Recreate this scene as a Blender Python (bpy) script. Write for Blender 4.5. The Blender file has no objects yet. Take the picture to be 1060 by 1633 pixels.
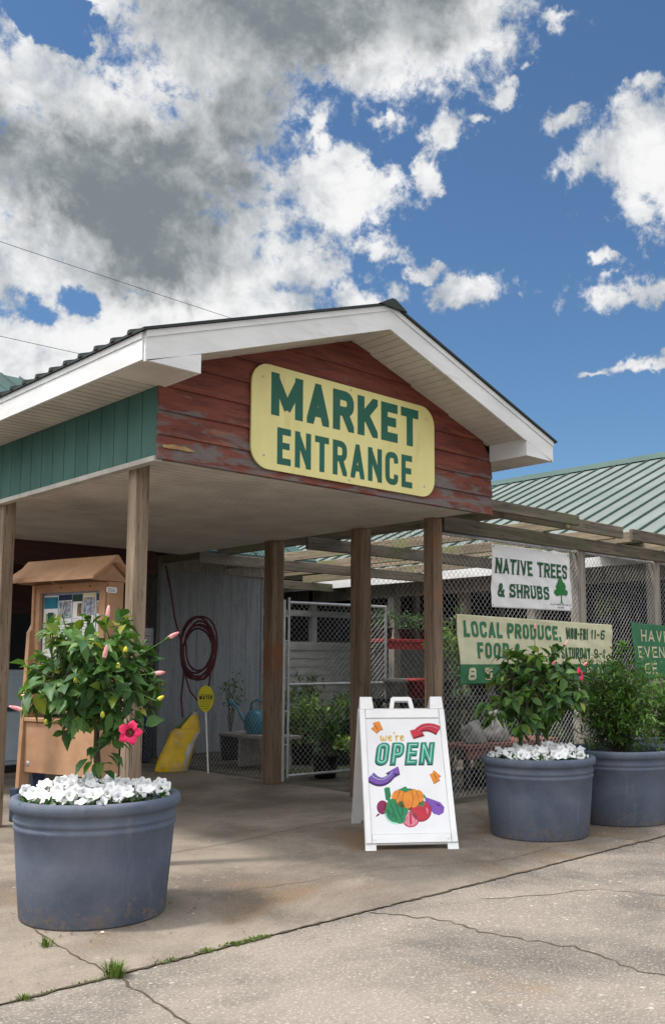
import bpy, math, random
from math import sin, cos, pi, radians, sqrt, atan2
from mathutils import Vector, Matrix, noise as mnoise

random.seed(11)
scene = bpy.context.scene
col = scene.collection

# ---------------------------------------------------------------- camera, sky, sun, exposure
# world axes: X runs along the gable front of the entrance canopy, Y runs back under it, origin at its near left corner
cd = bpy.data.cameras.new("camera")
cam = bpy.data.objects.new("camera", cd)
col.objects.link(cam)
cam.location = (-3.537, -5.815, 1.45)
cam.rotation_euler = (radians(96.59), 0, radians(-44.45))
cd.sensor_fit = 'HORIZONTAL'
cd.sensor_width = 36.0
cd.lens = 1515.0 / 1060.0 * 36.0
cd.shift_x = (530.0 - 600.0) / 1060.0
cd.shift_y = (880.0 - 816.5) / 1060.0
cd.clip_end = 3000.0
scene.camera = cam

SUN_EL = 63.0
SUN_DIR = Vector((-0.86 * cos(radians(SUN_EL)), 0.51 * cos(radians(SUN_EL)), sin(radians(SUN_EL)))).normalized()
sd = bpy.data.lights.new("sun", 'SUN')
sd.energy = 2.7
sd.angle = radians(5.0)
sd.color = (1.0, 0.93, 0.84)
so = bpy.data.objects.new("sun", sd)
col.objects.link(so)
so.location = (0, 0, 30)
so.rotation_euler = (-SUN_DIR).to_track_quat('-Z', 'Y').to_euler()

scene.view_settings.view_transform = 'Standard'
scene.view_settings.look = 'None'
scene.view_settings.gamma = 1.0
scene.view_settings.use_curve_mapping = False
scene.view_settings.exposure = 0.48
scene.cycles.max_bounces = 6
scene.cycles.use_denoising = True


class NT:
    """tiny node helper"""
    def __init__(self, tree):
        self.t = tree
        self.n = tree.nodes
        self.l = tree.links

    def node(self, kind, **kw):
        n = self.n.new(kind)
        for k, v in kw.items():
            setattr(n, k, v)
        return n

    def put(self, sock, val):
        if isinstance(val, bpy.types.NodeSocket):
            self.l.new(val, sock)
        else:
            sock.default_value = val

    def math(self, op, a, b=0.0, c=None, clamp=False):
        n = self.node('ShaderNodeMath', operation=op, use_clamp=clamp)
        self.put(n.inputs[0], a)
        self.put(n.inputs[1], b)
        if c is not None:
            self.put(n.inputs[2], c)
        return n.outputs[0]

    def vmath(self, op, a, b):
        n = self.node('ShaderNodeVectorMath', operation=op)
        self.put(n.inputs[0], a)
        self.put(n.inputs[1], b)
        return n.outputs['Value'] if op == 'DOT_PRODUCT' else n.outputs[0]

    def mix(self, fac, a, b, blend='MIX'):
        n = self.node('ShaderNodeMix', data_type='RGBA', blend_type=blend)
        self.put(n.inputs[0], fac)
        self.put(n.inputs[6], c4(a) if not isinstance(a, bpy.types.NodeSocket) else a)
        self.put(n.inputs[7], c4(b) if not isinstance(b, bpy.types.NodeSocket) else b)
        return n.outputs[2]

    def maprange(self, v, a, b, c=0.0, d=1.0, smooth=True):
        n = self.node('ShaderNodeMapRange', interpolation_type='SMOOTHSTEP' if smooth else 'LINEAR')
        self.put(n.inputs[0], v)
        for i, q in enumerate((a, b, c, d)):
            n.inputs[i + 1].default_value = q
        return n.outputs[0]

    def noise(self, vec, scale, detail=5.0, rough=0.55, dist=0.0):
        n = self.node('ShaderNodeTexNoise')
        n.inputs['Scale'].default_value = scale
        n.inputs['Detail'].default_value = detail
        n.inputs['Roughness'].default_value = rough
        n.inputs['Distortion'].default_value = dist
        if vec is not None:
            self.l.new(vec, n.inputs['Vector'])
        return n.outputs['Fac']

    def scaled(self, vec, s):
        n = self.node('ShaderNodeMapping')
        n.inputs['Scale'].default_value = s
        self.l.new(vec, n.inputs['Vector'])
        return n.outputs[0]


def c4(c):
    return (c[0], c[1], c[2], 1.0)


# -- sky: Nishita blue with broken cumulus laid out by azimuth and elevation
world = bpy.data.worlds.new("World")
scene.world = world
world.use_nodes = True
W = NT(world.node_tree)
W.n.clear()
wout = W.node('ShaderNodeOutputWorld')
bg = W.node('ShaderNodeBackground')
bg.inputs['Strength'].default_value = 0.15
W.l.new(bg.outputs[0], wout.inputs[0])
sky = W.node('ShaderNodeTexSky', sky_type='NISHITA')
sky.sun_disc = False
sky.sun_elevation = radians(SUN_EL)
sky.sun_rotation = atan2(SUN_DIR.x, SUN_DIR.y)
sky.air_density = 1.0
sky.dust_density = 0.6
sky.ozone_density = 2.0
wtc = W.node('ShaderNodeTexCoord')
dirv = wtc.outputs['Generated']
FW, RT = (0.7001, 0.7141, 0.0), (0.7141, -0.7001, 0.0)
az = W.math('MULTIPLY', W.math('ARCTAN2', W.vmath('DOT_PRODUCT', dirv, RT), W.vmath('DOT_PRODUCT', dirv, FW)), 180 / pi)
sep = W.node('ShaderNodeSeparateXYZ')
W.l.new(dirv, sep.inputs[0])
el = W.math('MULTIPLY', W.math('ARCSINE', sep.outputs[2]), 180 / pi)
# each cloud: azimuth and elevation of its middle, half width, half height (degrees), weight
CLOUDS = [(-17.8, 27.0, 12.0, 8.6, 1), (-7.3, 35.8, 17.5, 5.0, 1), (2.5, 36.6, 7.5, 4.2, 1), (-12.1, 27.0, 7.2, 6.4, 1), (-14.0, 23.6, 8.0, 4.6, 1), (-7.8, 31.6, 4.5, 3.2, 1),
          (-13.5, 20.4, 7.4, 2.4, 1), (-20.1, 17.0, 6.0, 3.0, 1), (-15.5, 18.3, 7.4, 2.2, 1), (-20.0, 21.5, 4.5, 2.0, 1), (-9.2, 21.8, 3.4, 2.6, 1),
          (-2.8, 27.2, 4.7, 2.2, .86), (-1.0, 24.3, 2.9, 1.2, .66), (-5.0, 22.7, 5.0, 1.7, .74), (-1.4, 21.3, 3.6, 1.4, .76), (-6.6, 20.1, 5.0, 1.4, .85),
          (-7.9, 24.5, 2.0, 1.3, .8), (4.0, 30.4, 1.9, 1.4, .9), (3.2, 28.3, 1.4, 1.4, .9), (5.2, 21.5, 2.7, 1.1, .95),
          (2.5, 23.1, 1.6, .62, .7), (8.0, 32.1, 1.6, .73, .75), (8.8, 33.4, .9, .6, .6), (16.8, 28.0, 4.0, 3.5, 1.1),
          (16.6, 31.8, 1.4, 1.2, .8), (15.9, 21.3, 3.8, 1.25, .95), (16.3, 17.6, 4.2, .55, .75), (12.5, 17.3, 1.3, .4, .7),
          (12.0, 35.3, 2.9, .8, .55), (12.1, 30.5, 2.1, .9, .55), (-3.2, 30.4, 1.3, 1.8, .65), (0.0, 31.2, 1.3, .7, .5),
          (13.4, 23.4, 1.5, .8, .5), (6.2, 31.1, 1.8, .5, .55),
          (-40, 30, 16, 12, 1), (45, 24, 14, 6, 1), (90, 30, 25, 9, 1), (-95, 35, 30, 14, 1), (0, 62, 30, 12, 1), (180, 40, 50, 14, 1), (-180, 40, 50, 14, 1)]
HOLES = [(-20.5, 34.6, 1.9, 1.1, 1.1), (-18.4, 20.2, 1.4, 1.0, .55), (-20.9, 18.9, 1.1, .75, .45), (-14.2, 21.1, .8, .6, .35)]
def cen(n, k):
    return W.math('MULTIPLY', W.math('SUBTRACT', n, 0.5), k)


dirm = W.scaled(dirv, (1.0, 1.0, -1.0))
azw = W.math('ADD', az, W.math('ADD', cen(W.noise(dirv, 7.0, 5.0, 0.6), 9.0), cen(W.noise(dirv, 24.0, 5.0, 0.65), 3.0)))
elw = W.math('ADD', el, W.math('ADD', cen(W.noise(dirm, 8.0, 5.0, 0.6), 6.0), cen(W.noise(dirm, 26.0, 5.0, 0.65), 2.4)))


def lobe(a0, e0, ra, re):
    da = W.math('MULTIPLY', W.math('SUBTRACT', azw, a0), 1.0 / ra)
    de = W.math('MULTIPLY', W.math('SUBTRACT', elw, e0), 1.0 / re)
    d2 = W.math('ADD', W.math('MULTIPLY', da, da), W.math('MULTIPLY', de, de))
    return W.math('MAXIMUM', W.math('SUBTRACT', 1.0, W.math('SQRT', d2)), -1.0)


def union(lst):
    f_ = None
    for (a0, e0, ra, re, wt) in lst:
        v = W.math('ADD', W.math('MULTIPLY', lobe(a0, e0, ra, re), 1.0 if wt > .95 else 0.8), (wt - 1.0) * 0.55)
        f_ = v if f_ is None else W.math('SMOOTH_MAX', f_, v, 0.2)
    return f_


big = union(CLOUDS[:6])
field = W.math('SMOOTH_MAX', big, union(CLOUDS[6:]), 0.15)
for (a0, e0, ra, re, wt) in HOLES:
    h = W.math('MAXIMUM', lobe(a0, e0, ra * 1.25, re * 1.25), 0.0)
    field = W.math('SUBTRACT', field, W.math('MULTIPLY', h, 1.9 * wt))
# cloud added out of view overhead, round the sun and behind, as fill light
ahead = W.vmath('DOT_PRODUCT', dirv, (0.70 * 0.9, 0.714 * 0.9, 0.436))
fill_bank = W.maprange(ahead, 0.84, 0.55)
field = W.math('ADD', field, W.math('MULTIPLY', fill_bank, 1.1))
fb = W.noise(dirv, 12.0, 10.0, 0.66, 0.25)
fine = W.noise(dirv, 42.0, 8.0, 0.68, 0.3)
dens = W.math('ADD', field, W.math('ADD', cen(fb, 1.9), cen(fine, 1.45)))
mask = W.maprange(dens, -0.12, 0.36)
thick = W.maprange(W.math('ADD', big, W.math('ADD', cen(W.noise(dirv, 7.0, 8.0, 0.60, 0.25), 1.7), cen(fine, 0.6))), 0.12, 0.74)
puff = W.maprange(W.math('ADD', cen(W.noise(dirv, 15.0, 9.0, 0.64, 0.3), 1.0), W.math('MULTIPLY', dens, 0.20)), -0.20, 0.26)
white = W.mix(puff, (1.8, 2.05, 2.35), (4.5, 4.5, 4.5))
grey = W.mix(W.maprange(W.noise(dirv, 11.0, 10.0, 0.66, 0.15), 0.42, 0.70), (1.02, 1.18, 1.28), (2.55, 2.68, 2.74))
cloud = W.mix(thick, white, grey)
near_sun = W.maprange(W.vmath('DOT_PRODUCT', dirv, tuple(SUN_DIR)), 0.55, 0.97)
glow = W.math('ADD', W.math('ADD', 1.0, W.math('MULTIPLY', fill_bank, 0.45)), W.math('MULTIPLY', near_sun, 2.4))  # the added cloud is brightened further, most round the sun, to fill the shade
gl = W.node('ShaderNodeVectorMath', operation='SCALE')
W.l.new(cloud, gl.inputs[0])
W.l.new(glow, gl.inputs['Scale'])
blue = W.mix(1.0, sky.outputs[0], (0.37, 0.49, 0.57), 'MULTIPLY')
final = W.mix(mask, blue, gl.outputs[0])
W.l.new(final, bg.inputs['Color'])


# ---------------------------------------------------------------- materials
def new_mat(name):
    m = bpy.data.materials.new(name)
    m.use_nodes = True
    T = NT(m.node_tree)
    bsdf = T.n['Principled BSDF']
    return m, T, bsdf


def mat(name, c1, c2=None, rough=0.7, scale=6.0, stretch=(1, 1, 1), bump=0.0, bscale=None, spec=0.3, metal=0.0,
        spots=None, vary=0.0, island=False, mid=(0.35, 0.65)):
    """two-tone noise material; spots = (colour, scale, lo, hi); vary = per-object brightness change"""
    m, T, b = new_mat(name)
    tc = T.node('ShaderNodeTexCoord').outputs['Object']
    v = T.scaled(tc, stretch)
    c2 = c2 or tuple(x * 0.75 for x in c1)
    n1 = T.noise(v, scale, 8.0, 0.6)
    if island:
        gi = T.node('ShaderNodeNewGeometry').outputs['Random Per Island']
        f = T.math('ADD', T.math('MULTIPLY', gi, 0.75), T.math('MULTIPLY', n1, 0.25))
        colr = T.mix(f, c1, c2)
    else:
        colr = T.mix(T.maprange(n1, mid[0], mid[1]), c1, c2)
    if spots:
        sc, ss, lo, hi = spots
        colr = T.mix(T.maprange(T.noise(v, ss, 6.0, 0.65), lo, hi), colr, sc)
    if vary:
        r = T.node('ShaderNodeObjectInfo').outputs['Random']
        k = T.maprange(r, 0, 1, 1 - vary, 1 + vary, False)
        hsv = T.node('ShaderNodeHueSaturation')
        T.l.new(k, hsv.inputs['Value'])
        T.l.new(colr, hsv.inputs['Color'])
        colr = hsv.outputs[0]
    T.l.new(colr, b.inputs['Base Color'])
    b.inputs['Roughness'].default_value = rough
    b.inputs['Specular IOR Level'].default_value = spec
    b.inputs['Metallic'].default_value = metal
    if bump:
        bn = T.node('ShaderNodeBump')
        bn.inputs['Strength'].default_value = bump
        bn.inputs['Distance'].default_value = 0.01
        T.l.new(T.noise(v, bscale or scale * 4, 6.0, 0.6), bn.inputs['Height'])
        T.l.new(bn.outputs[0], b.inputs['Normal'])
    return m


def leaf_mat(name, c1, c2, rough=0.45):
    m = mat(name, c1, c2, rough=rough, scale=3.0, island=True, spec=0.4)
    T = NT(m.node_tree)
    b = T.n['Principled BSDF']
    tr = T.node('ShaderNodeBsdfTranslucent')
    src = b.inputs['Base Color'].links[0].from_socket
    T.l.new(T.mix(1.0, src, (0.9, 1.0, 0.35), 'MULTIPLY'), tr.inputs['Color'])
    mx = T.node('ShaderNodeMixShader')
    mx.inputs[0].default_value = 0.28
    T.l.new(b.outputs[0], mx.inputs[1])
    T.l.new(tr.outputs[0], mx.inputs[2])
    out = [n for n in T.n if n.type == 'OUTPUT_MATERIAL'][0]
    T.l.new(mx.outputs[0], out.inputs[0])
    return m


def grain_mat(name, c1, c2, dark, axis='z', rough=0.8, vary=0.12, patches=None):
    """weathered wood: long streaks along one axis, dark checks, faint knots"""
    m, T, b = new_mat(name)
    tc = T.node('ShaderNodeTexCoord').outputs['Object']
    st = {'x': (0.5, 9, 9), 'y': (9, 0.5, 9), 'z': (9, 9, 0.5)}[axis]
    rnd = T.node('ShaderNodeObjectInfo').outputs['Random']
    off = T.node('ShaderNodeVectorMath', operation='ADD')
    T.l.new(T.scaled(tc, st), off.inputs[0])
    T.l.new(T.math('MULTIPLY', rnd, 37.0), off.inputs[1])
    v = off.outputs[0]
    n1 = T.noise(v, 1.6, 6.0, 0.6, 0.6)
    n2 = T.noise(v, 6.5, 6.0, 0.7, 0.3)
    c = T.mix(T.maprange(n1, 0.35, 0.65), c1, c2)
    c = T.mix(T.maprange(n2, 0.52, 0.68), c, dark)
    if patches:
        pc, ps, lo, hi = patches
        c = T.mix(T.maprange(T.noise(T.scaled(tc, (1, 1, 1)), ps, 5.0, 0.6), lo, hi), c, pc)
    k = T.maprange(rnd, 0, 1, 1 - vary, 1 + vary, False)
    hsv = T.node('ShaderNodeHueSaturation')
    T.l.new(k, hsv.inputs['Value'])
    T.l.new(c, hsv.inputs['Color'])
    T.l.new(hsv.outputs[0], b.inputs['Base Color'])
    b.inputs['Roughness'].default_value = rough
    b.inputs['Specular IOR Level'].default_value = 0.2
    bn = T.node('ShaderNodeBump')
    bn.inputs['Strength'].default_value = 0.5
    bn.inputs['Distance'].default_value = 0.006
    T.l.new(n2, bn.inputs['Height'])
    T.l.new(bn.outputs[0], b.inputs['Normal'])
    return m


def red_siding_mat():
    m, T, b = new_mat("red_lap_paint")
    tc = T.node('ShaderNodeTexCoord').outputs['Object']
    long = T.scaled(tc, (0.8, 6, 6))
    base = T.mix(T.maprange(T.noise(long, 3.0, 7.0, 0.65), 0.3, 0.7), (0.10, 0.020, 0.014), (0.20, 0.048, 0.027))
    base = T.mix(T.maprange(T.noise(long, 9.0, 5.0, 0.7), 0.56, 0.7), base, (0.035, 0.010, 0.010))
    sep = T.node('ShaderNodeSeparateXYZ')
    T.l.new(tc, sep.inputs[0])
    low = T.maprange(sep.outputs[2], 3.6, 2.95)         # bare wood where the lower boards have weathered
    wear = T.math('ADD', T.noise(T.scaled(tc, (1.6, 1.6, 7.0)), 1.6, 7.0, 0.65, 0.4), T.math('MULTIPLY', low, 0.15))
    c = T.mix(T.maprange(wear, 0.585, 0.70), base, T.mix(T.noise(long, 12.0, 4.0, 0.6), (0.20, 0.17, 0.16), (0.07, 0.055, 0.06)))
    c = T.mix(T.maprange(T.noise(long, 1.3, 3.0, 0.5), 0.60, 0.74), c, (0.26, 0.075, 0.03))
    T.l.new(c, b.inputs['Base Color'])
    b.inputs['Roughness'].default_value = 0.75
    bn = T.node('ShaderNodeBump')
    bn.inputs['Strength'].default_value = 0.4
    bn.inputs['Distance'].default_value = 0.006
    T.l.new(T.noise(long, 9.0, 6.0, 0.7), bn.inputs['Height'])
    T.l.new(bn.outputs[0], b.inputs['Normal'])
    return m


def concrete_mat(name, c1, c2, stain, speck, amount, stain_lo=0.5, stain_hi=0.72, fleck=0.5):
    m, T, b = new_mat(name)
    tc = T.node('ShaderNodeTexCoord').outputs['Object']
    big = T.noise(tc, 0.75, 9.0, 0.66, 0.3)
    c = T.mix(T.maprange(big, 0.36, 0.64), c1, c2)
    c = T.mix(T.maprange(T.noise(tc, 0.8, 7.0, 0.62, 1.0), stain_lo, stain_hi), c, stain)
    c = T.mix(T.math('MULTIPLY', T.maprange(T.noise(tc, 3.4, 8.0, 0.7), 0.55, 0.75), 0.55), c, tuple(x * 0.45 for x in c1))
    grit = T.noise(tc, 62.0, 4.0, 0.85)
    c = T.mix(T.math('MULTIPLY', T.maprange(grit, 0.52, 0.66), amount), c, speck)
    dk = T.noise(T.scaled(tc, (1, 1, -1)), 44.0, 5.0, 0.85)
    c = T.mix(T.math('MULTIPLY', T.maprange(dk, 0.55, 0.7), amount * 1.1), c, (0.06, 0.052, 0.045))
    vo = T.node('ShaderNodeTexVoronoi')
    vo.inputs['Scale'].default_value = 13.0
    T.l.new(tc, vo.inputs['Vector'])
    gate = T.maprange(T.noise(tc, 1.1, 4.0, 0.6), 0.48, 0.62)
    ch = T.math('MULTIPLY', T.maprange(vo.outputs['Distance'], 0.20, 0.10), T.math('MULTIPLY', gate, fleck))
    c = T.mix(ch, c, (0.62, 0.58, 0.52))
    T.l.new(c, b.inputs['Base Color'])
    b.inputs['Roughness'].default_value = 0.88
    b.inputs['Specular IOR Level'].default_value = 0.2
    bn = T.node('ShaderNodeBump')
    bn.inputs['Strength'].default_value = 0.55
    bn.inputs['Distance'].default_value = 0.006
    T.l.new(T.math('ADD', grit, T.noise(tc, 25.0, 5.0, 0.7)), bn.inputs['Height'])
    T.l.new(bn.outputs[0], b.inputs['Normal'])
    return m


def weather_pot(m):
    """sun-faded patches, pale drip marks and splashes of dried mud, different on every pot"""
    T = NT(m.node_tree)
    b = T.n['Principled BSDF']
    src = b.inputs['Base Color'].links[0].from_socket
    tc = T.node('ShaderNodeTexCoord').outputs['Object']
    off = T.node('ShaderNodeVectorMath', operation='ADD')
    T.l.new(tc, off.inputs[0])
    loc = T.node('ShaderNodeObjectInfo').outputs['Location']
    T.l.new(loc, off.inputs[1])
    v = off.outputs[0]
    c = T.mix(T.math('MULTIPLY', T.maprange(T.noise(v, 1.7, 7.0, 0.65, 0.6), 0.46, 0.70), 0.55), src, (0.165, 0.175, 0.215))
    c = T.mix(T.math('MULTIPLY', T.maprange(T.noise(T.scaled(v, (9, 9, 0.7)), 1.5, 6.0, 0.7), 0.56, 0.72), 0.40), c, (0.21, 0.21, 0.22))
    sep = T.node('ShaderNodeSeparateXYZ')
    T.l.new(tc, sep.inputs[0])
    low = T.maprange(sep.outputs[2], 0.30, 0.0)
    mud = T.maprange(T.math('ADD', T.noise(v, 26.0, 7.0, 0.75), T.math('MULTIPLY', low, 0.16)), 0.62, 0.76)
    c = T.mix(T.math('MULTIPLY', mud, 0.7), c, (0.20, 0.155, 0.11))
    T.l.new(c, b.inputs['Base Color'])


M = {}
M['pave'] = concrete_mat("aggregate_concrete", (0.245, 0.213, 0.182), (0.110, 0.098, 0.088), (0.25, 0.175, 0.115), (0.52, 0.48, 0.42), 0.70, 0.56, 0.72)
M['slab'] = concrete_mat("trowelled_concrete", (0.265, 0.225, 0.185), (0.130, 0.110, 0.092), (0.185, 0.125, 0.075), (0.42, 0.37, 0.31), 0.6, 0.52, 0.70, 0.3)
M['joint'] = mat("joint_dirt", (0.055, 0.045, 0.035), (0.09, 0.07, 0.045), rough=0.95, scale=20)
M['ground'] = mat("bare_gravel", (0.14, 0.12, 0.095), (0.075, 0.065, 0.05), rough=0.95, scale=3.0, bump=0.8, bscale=40, spots=((0.05, 0.075, 0.025), 0.4, 0.5, 0.62))
M['post'] = grain_mat("weathered_post", (0.30, 0.232, 0.168), (0.185, 0.140, 0.100), (0.062, 0.045, 0.034), 'z')
M['post_brown'] = grain_mat("brown_post", (0.27, 0.192, 0.135), (0.165, 0.118, 0.086), (0.050, 0.037, 0.029), 'z', patches=((0.24, 0.115, 0.060), 1.1, 0.55, 0.70))
M['post_grey'] = grain_mat("grey_post", (0.34, 0.31, 0.27), (0.22, 0.20, 0.175), (0.10, 0.09, 0.08), 'z')
M['beam_x'] = grain_mat("weathered_beam_long", (0.19, 0.16, 0.125), (0.105, 0.09, 0.073), (0.035, 0.03, 0.027), 'x', patches=((0.12, 0.13, 0.07), 1.3, 0.52, 0.7))
M['beam_y'] = grain_mat("weathered_beam_cross", (0.27, 0.215, 0.155), (0.165, 0.135, 0.095), (0.06, 0.05, 0.04), 'y', patches=((0.18, 0.18, 0.09), 1.3, 0.5, 0.66))
M['white'] = mat("white_fascia_metal", (0.70, 0.71, 0.72), (0.60, 0.61, 0.62), rough=0.5, scale=1.6, stretch=(1, 1, 4), spots=((0.52, 0.50, 0.46), 3.0, 0.60, 0.8))
M['white_plastic'] = mat("white_plastic", (0.83, 0.83, 0.84), (0.76, 0.76, 0.77), rough=0.42, scale=4, bump=0.05, bscale=60)
M['white_paint'] = mat("white_wood_paint", (0.46, 0.46, 0.45), (0.34, 0.34, 0.335), rough=0.6, scale=3, stretch=(1, 1, 3))
M['green_siding'] = mat("green_siding_paint", (0.050, 0.135, 0.115), (0.036, 0.100, 0.088), rough=0.6, scale=2.0, stretch=(1, 1, 0.4), spots=((0.10, 0.20, 0.17), 14.0, 0.62, 0.8), bump=0.15)
M['green_roof'] = mat("green_roof_metal", (0.185, 0.212, 0.198), (0.150, 0.176, 0.163), rough=0.45, scale=0.8, spec=0.5)
M['green_rib'] = mat("green_roof_seam", (0.055, 0.10, 0.085), (0.045, 0.08, 0.07), rough=0.5, scale=1.0)
M['dark_roof'] = mat("dark_roof_metal", (0.022, 0.032, 0.030), (0.015, 0.022, 0.020), rough=0.55, scale=3)
M['teal_roof'] = mat("teal_roof_metal", (0.045, 0.095, 0.085), (0.035, 0.075, 0.065), rough=0.5, scale=1)
M['grey_wall'] = grain_mat("grey_board_paint", (0.29, 0.32, 0.355), (0.22, 0.245, 0.28), (0.11, 0.12, 0.14), 'z', vary=0.05)
M['dark_wall'] = mat("dark_red_board", (0.070, 0.030, 0.026), (0.045, 0.022, 0.022), rough=0.8, scale=3, stretch=(0.6, 1, 5), bump=0.2)
M['red'] = red_siding_mat()
M['black'] = mat("unlit_dark", (0.016, 0.016, 0.018), (0.010, 0.010, 0.012), rough=0.8, scale=3)  # black that stands for the shade inside openings; also backing and plinth
M['tan'] = mat("tan_recycled_plastic", (0.46, 0.275, 0.165), (0.38, 0.220, 0.125), rough=0.6, scale=5, bump=0.12, bscale=70, spots=((0.47, 0.27, 0.16), 45.0, 0.6, 0.78))
M['slate'] = mat("slate_blue_plastic", (0.035, 0.055, 0.10), (0.025, 0.04, 0.075), rough=0.5, scale=5)
M['pot'] = mat("blue_grey_resin", (0.098, 0.120, 0.170), (0.074, 0.094, 0.138), rough=0.82, scale=2.2, bump=0.30, bscale=120, spots=((0.175, 0.185, 0.22), 55.0, 0.56, 0.80))
weather_pot(M['pot'])
M['soil'] = mat("potting_soil", (0.03, 0.022, 0.016), (0.015, 0.012, 0.01), rough=0.95, scale=30, bump=0.8)
M['bark'] = mat("brown_bark", (0.10, 0.085, 0.055), (0.06, 0.05, 0.035), rough=0.85, scale=20, stretch=(1, 1, 0.3), bump=0.4)
M['hib'] = leaf_mat("hibiscus_leaf", (0.018, 0.070, 0.028), (0.120, 0.245, 0.045), .5)
M['hib_dark'] = leaf_mat("dark_hibiscus_leaf", (0.018, 0.066, 0.027), (0.115, 0.235, 0.038), .5)
M['pet_leaf'] = leaf_mat("petunia_leaf", (0.03, 0.085, 0.02), (0.07, 0.16, 0.035))
M['fine'] = leaf_mat("feathery_leaf", (0.028, 0.095, 0.024), (0.15, 0.27, 0.045))
M['lime'] = leaf_mat("lime_leaf", (0.09, 0.20, 0.025), (0.22, 0.36, 0.04))
M['mid'] = leaf_mat("mid_green_leaf", (0.035, 0.10, 0.03), (0.10, 0.22, 0.05))
M['redleaf'] = leaf_mat("russet_leaf", (0.12, 0.03, 0.02), (0.25, 0.07, 0.03))
M['grass'] = leaf_mat("grass_blade", (0.06, 0.12, 0.02), (0.17, 0.22, 0.05))
M['hib_yellow'] = leaf_mat('yellowing_leaf', (0.30, 0.30, 0.04), (0.16, 0.26, 0.04))
M['moss'] = mat("moss_green", (0.13, 0.19, 0.03), (0.07, 0.11, 0.02), rough=0.95, scale=30, bump=0.8)
M['petal_white'] = mat("white_petal", (0.86, 0.86, 0.86), (0.80, 0.81, 0.83), rough=0.55, scale=12)
M['throat'] = mat("petunia_throat", (0.45, 0.50, 0.22), (0.30, 0.36, 0.15), rough=0.6)
M['pink'] = mat("pink_petal", (0.78, 0.030, 0.14), (0.66, 0.02, 0.10), rough=0.5, scale=25, stretch=(1, 1, 1))
M['pink_dark'] = mat("flower_eye", (0.18, 0.004, 0.02), (0.10, 0.002, 0.01), rough=0.6)
M['bud'] = mat("pale_pink_bud", (0.80, 0.42, 0.40), (0.62, 0.13, 0.17), rough=0.5, scale=22, stretch=(1, 1, 0.4))
M['yellow_bud'] = mat("yellow_bud", (0.62, 0.52, 0.04), (0.40, 0.42, 0.05), rough=0.5, scale=20)
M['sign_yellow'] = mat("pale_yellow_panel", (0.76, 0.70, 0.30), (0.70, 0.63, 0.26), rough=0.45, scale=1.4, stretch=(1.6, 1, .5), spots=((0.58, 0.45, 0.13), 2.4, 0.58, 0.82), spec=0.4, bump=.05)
M['sign_green'] = mat("dark_green_print", (0.012, 0.115, 0.085), (0.010, 0.10, 0.06), rough=0.5, scale=2)
M['banner_green'] = mat("banner_green", (0.045, 0.19, 0.095), (0.035, 0.155, 0.075), rough=0.6, scale=3, bump=0.1)
M['banner_cream'] = mat("banner_cream", (0.62, 0.61, 0.42), (0.55, 0.53, 0.36), rough=0.6, scale=3, bump=0.1, spots=((0.50, 0.42, 0.24), 7.0, 0.62, 0.8))
M['banner_white'] = mat("banner_white", (0.80, 0.80, 0.82), (0.74, 0.74, 0.77), rough=0.55, scale=2.5)
M['print_dkgreen'] = mat("print_dark_green", (0.02, 0.10, 0.045), (0.02, 0.085, 0.04), rough=0.6)
M['print_tree'] = mat("print_leaf_green", (0.02, 0.19, 0.04), (0.02, 0.16, 0.04), rough=0.6)
M['print_teal'] = mat("print_teal", (0.02, 0.26, 0.19), (0.02, 0.22, 0.16), rough=0.5)
M['print_mint'] = mat("print_mint", (0.42, 0.72, 0.60), rough=0.5)
M['print_deep'] = mat("print_deep_green", (0.006, 0.05, 0.05), rough=0.5)
M['print_gold'] = mat("print_gold", (0.68, 0.46, 0.10), rough=0.5)
M['print_red'] = mat("print_red", (0.52, 0.030, 0.055), (0.46, 0.025, 0.05), rough=0.5)
M['print_dkred'] = mat("print_dark_red", (0.20, 0.008, 0.02), rough=0.5)
M['print_pink'] = mat("print_pink", (0.70, 0.24, 0.33), (0.62, 0.18, 0.28), rough=0.5, scale=40)
M['print_orange'] = mat("print_orange", (0.74, 0.26, 0.03), (0.66, 0.21, 0.03), rough=0.5, scale=20)
M['print_purple'] = mat("print_purple", (0.20, 0.085, 0.42), (0.17, 0.07, 0.36), rough=0.5)
M['print_dkpurple'] = mat("print_dark_purple", (0.055, 0.015, 0.13), rough=0.5)
M['print_magenta'] = mat("print_magenta", (0.25, 0.02, 0.10), rough=0.5)
M['print_green'] = mat("print_green", (0.025, 0.24, 0.10), (0.02, 0.20, 0.08), rough=0.5)
M['print_lgreen'] = mat("print_light_green", (0.25, 0.50, 0.28), rough=0.5)
M['print_brown'] = mat("print_brown", (0.22, 0.07, 0.01), rough=0.5)
M['galv'] = mat("galvanised_steel", (0.50, 0.51, 0.52), (0.40, 0.41, 0.42), rough=0.42, scale=9, metal=0.55, spec=0.5)
M['wire'] = mat("galvanised_wire", (0.42, 0.42, 0.42), (0.32, 0.32, 0.32), rough=0.5, scale=9, metal=0.3)
M['hose'] = mat("dark_red_hose", (0.13, 0.040, 0.050), (0.085, 0.028, 0.038), rough=0.55, scale=12)
M['bag'] = mat("yellow_bag_film", (0.78, 0.52, 0.02), (0.62, 0.38, 0.015), rough=0.45, scale=7, spots=((0.50, 0.46, 0.38), 6.5, 0.53, 0.66), spec=0.5, bump=0.3, bscale=14)
M['bag_green'] = mat("green_bag_print", (0.10, 0.16, 0.03), (0.06, 0.10, 0.03), rough=0.5)
M['bag_white'] = mat("white_bag_print", (0.65, 0.64, 0.60), (0.45, 0.44, 0.42), rough=0.5, scale=9)
M['stake_yellow'] = mat("yellow_plastic", (0.66, 0.60, 0.02), (0.58, 0.52, 0.02), rough=0.45, scale=6)
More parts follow.
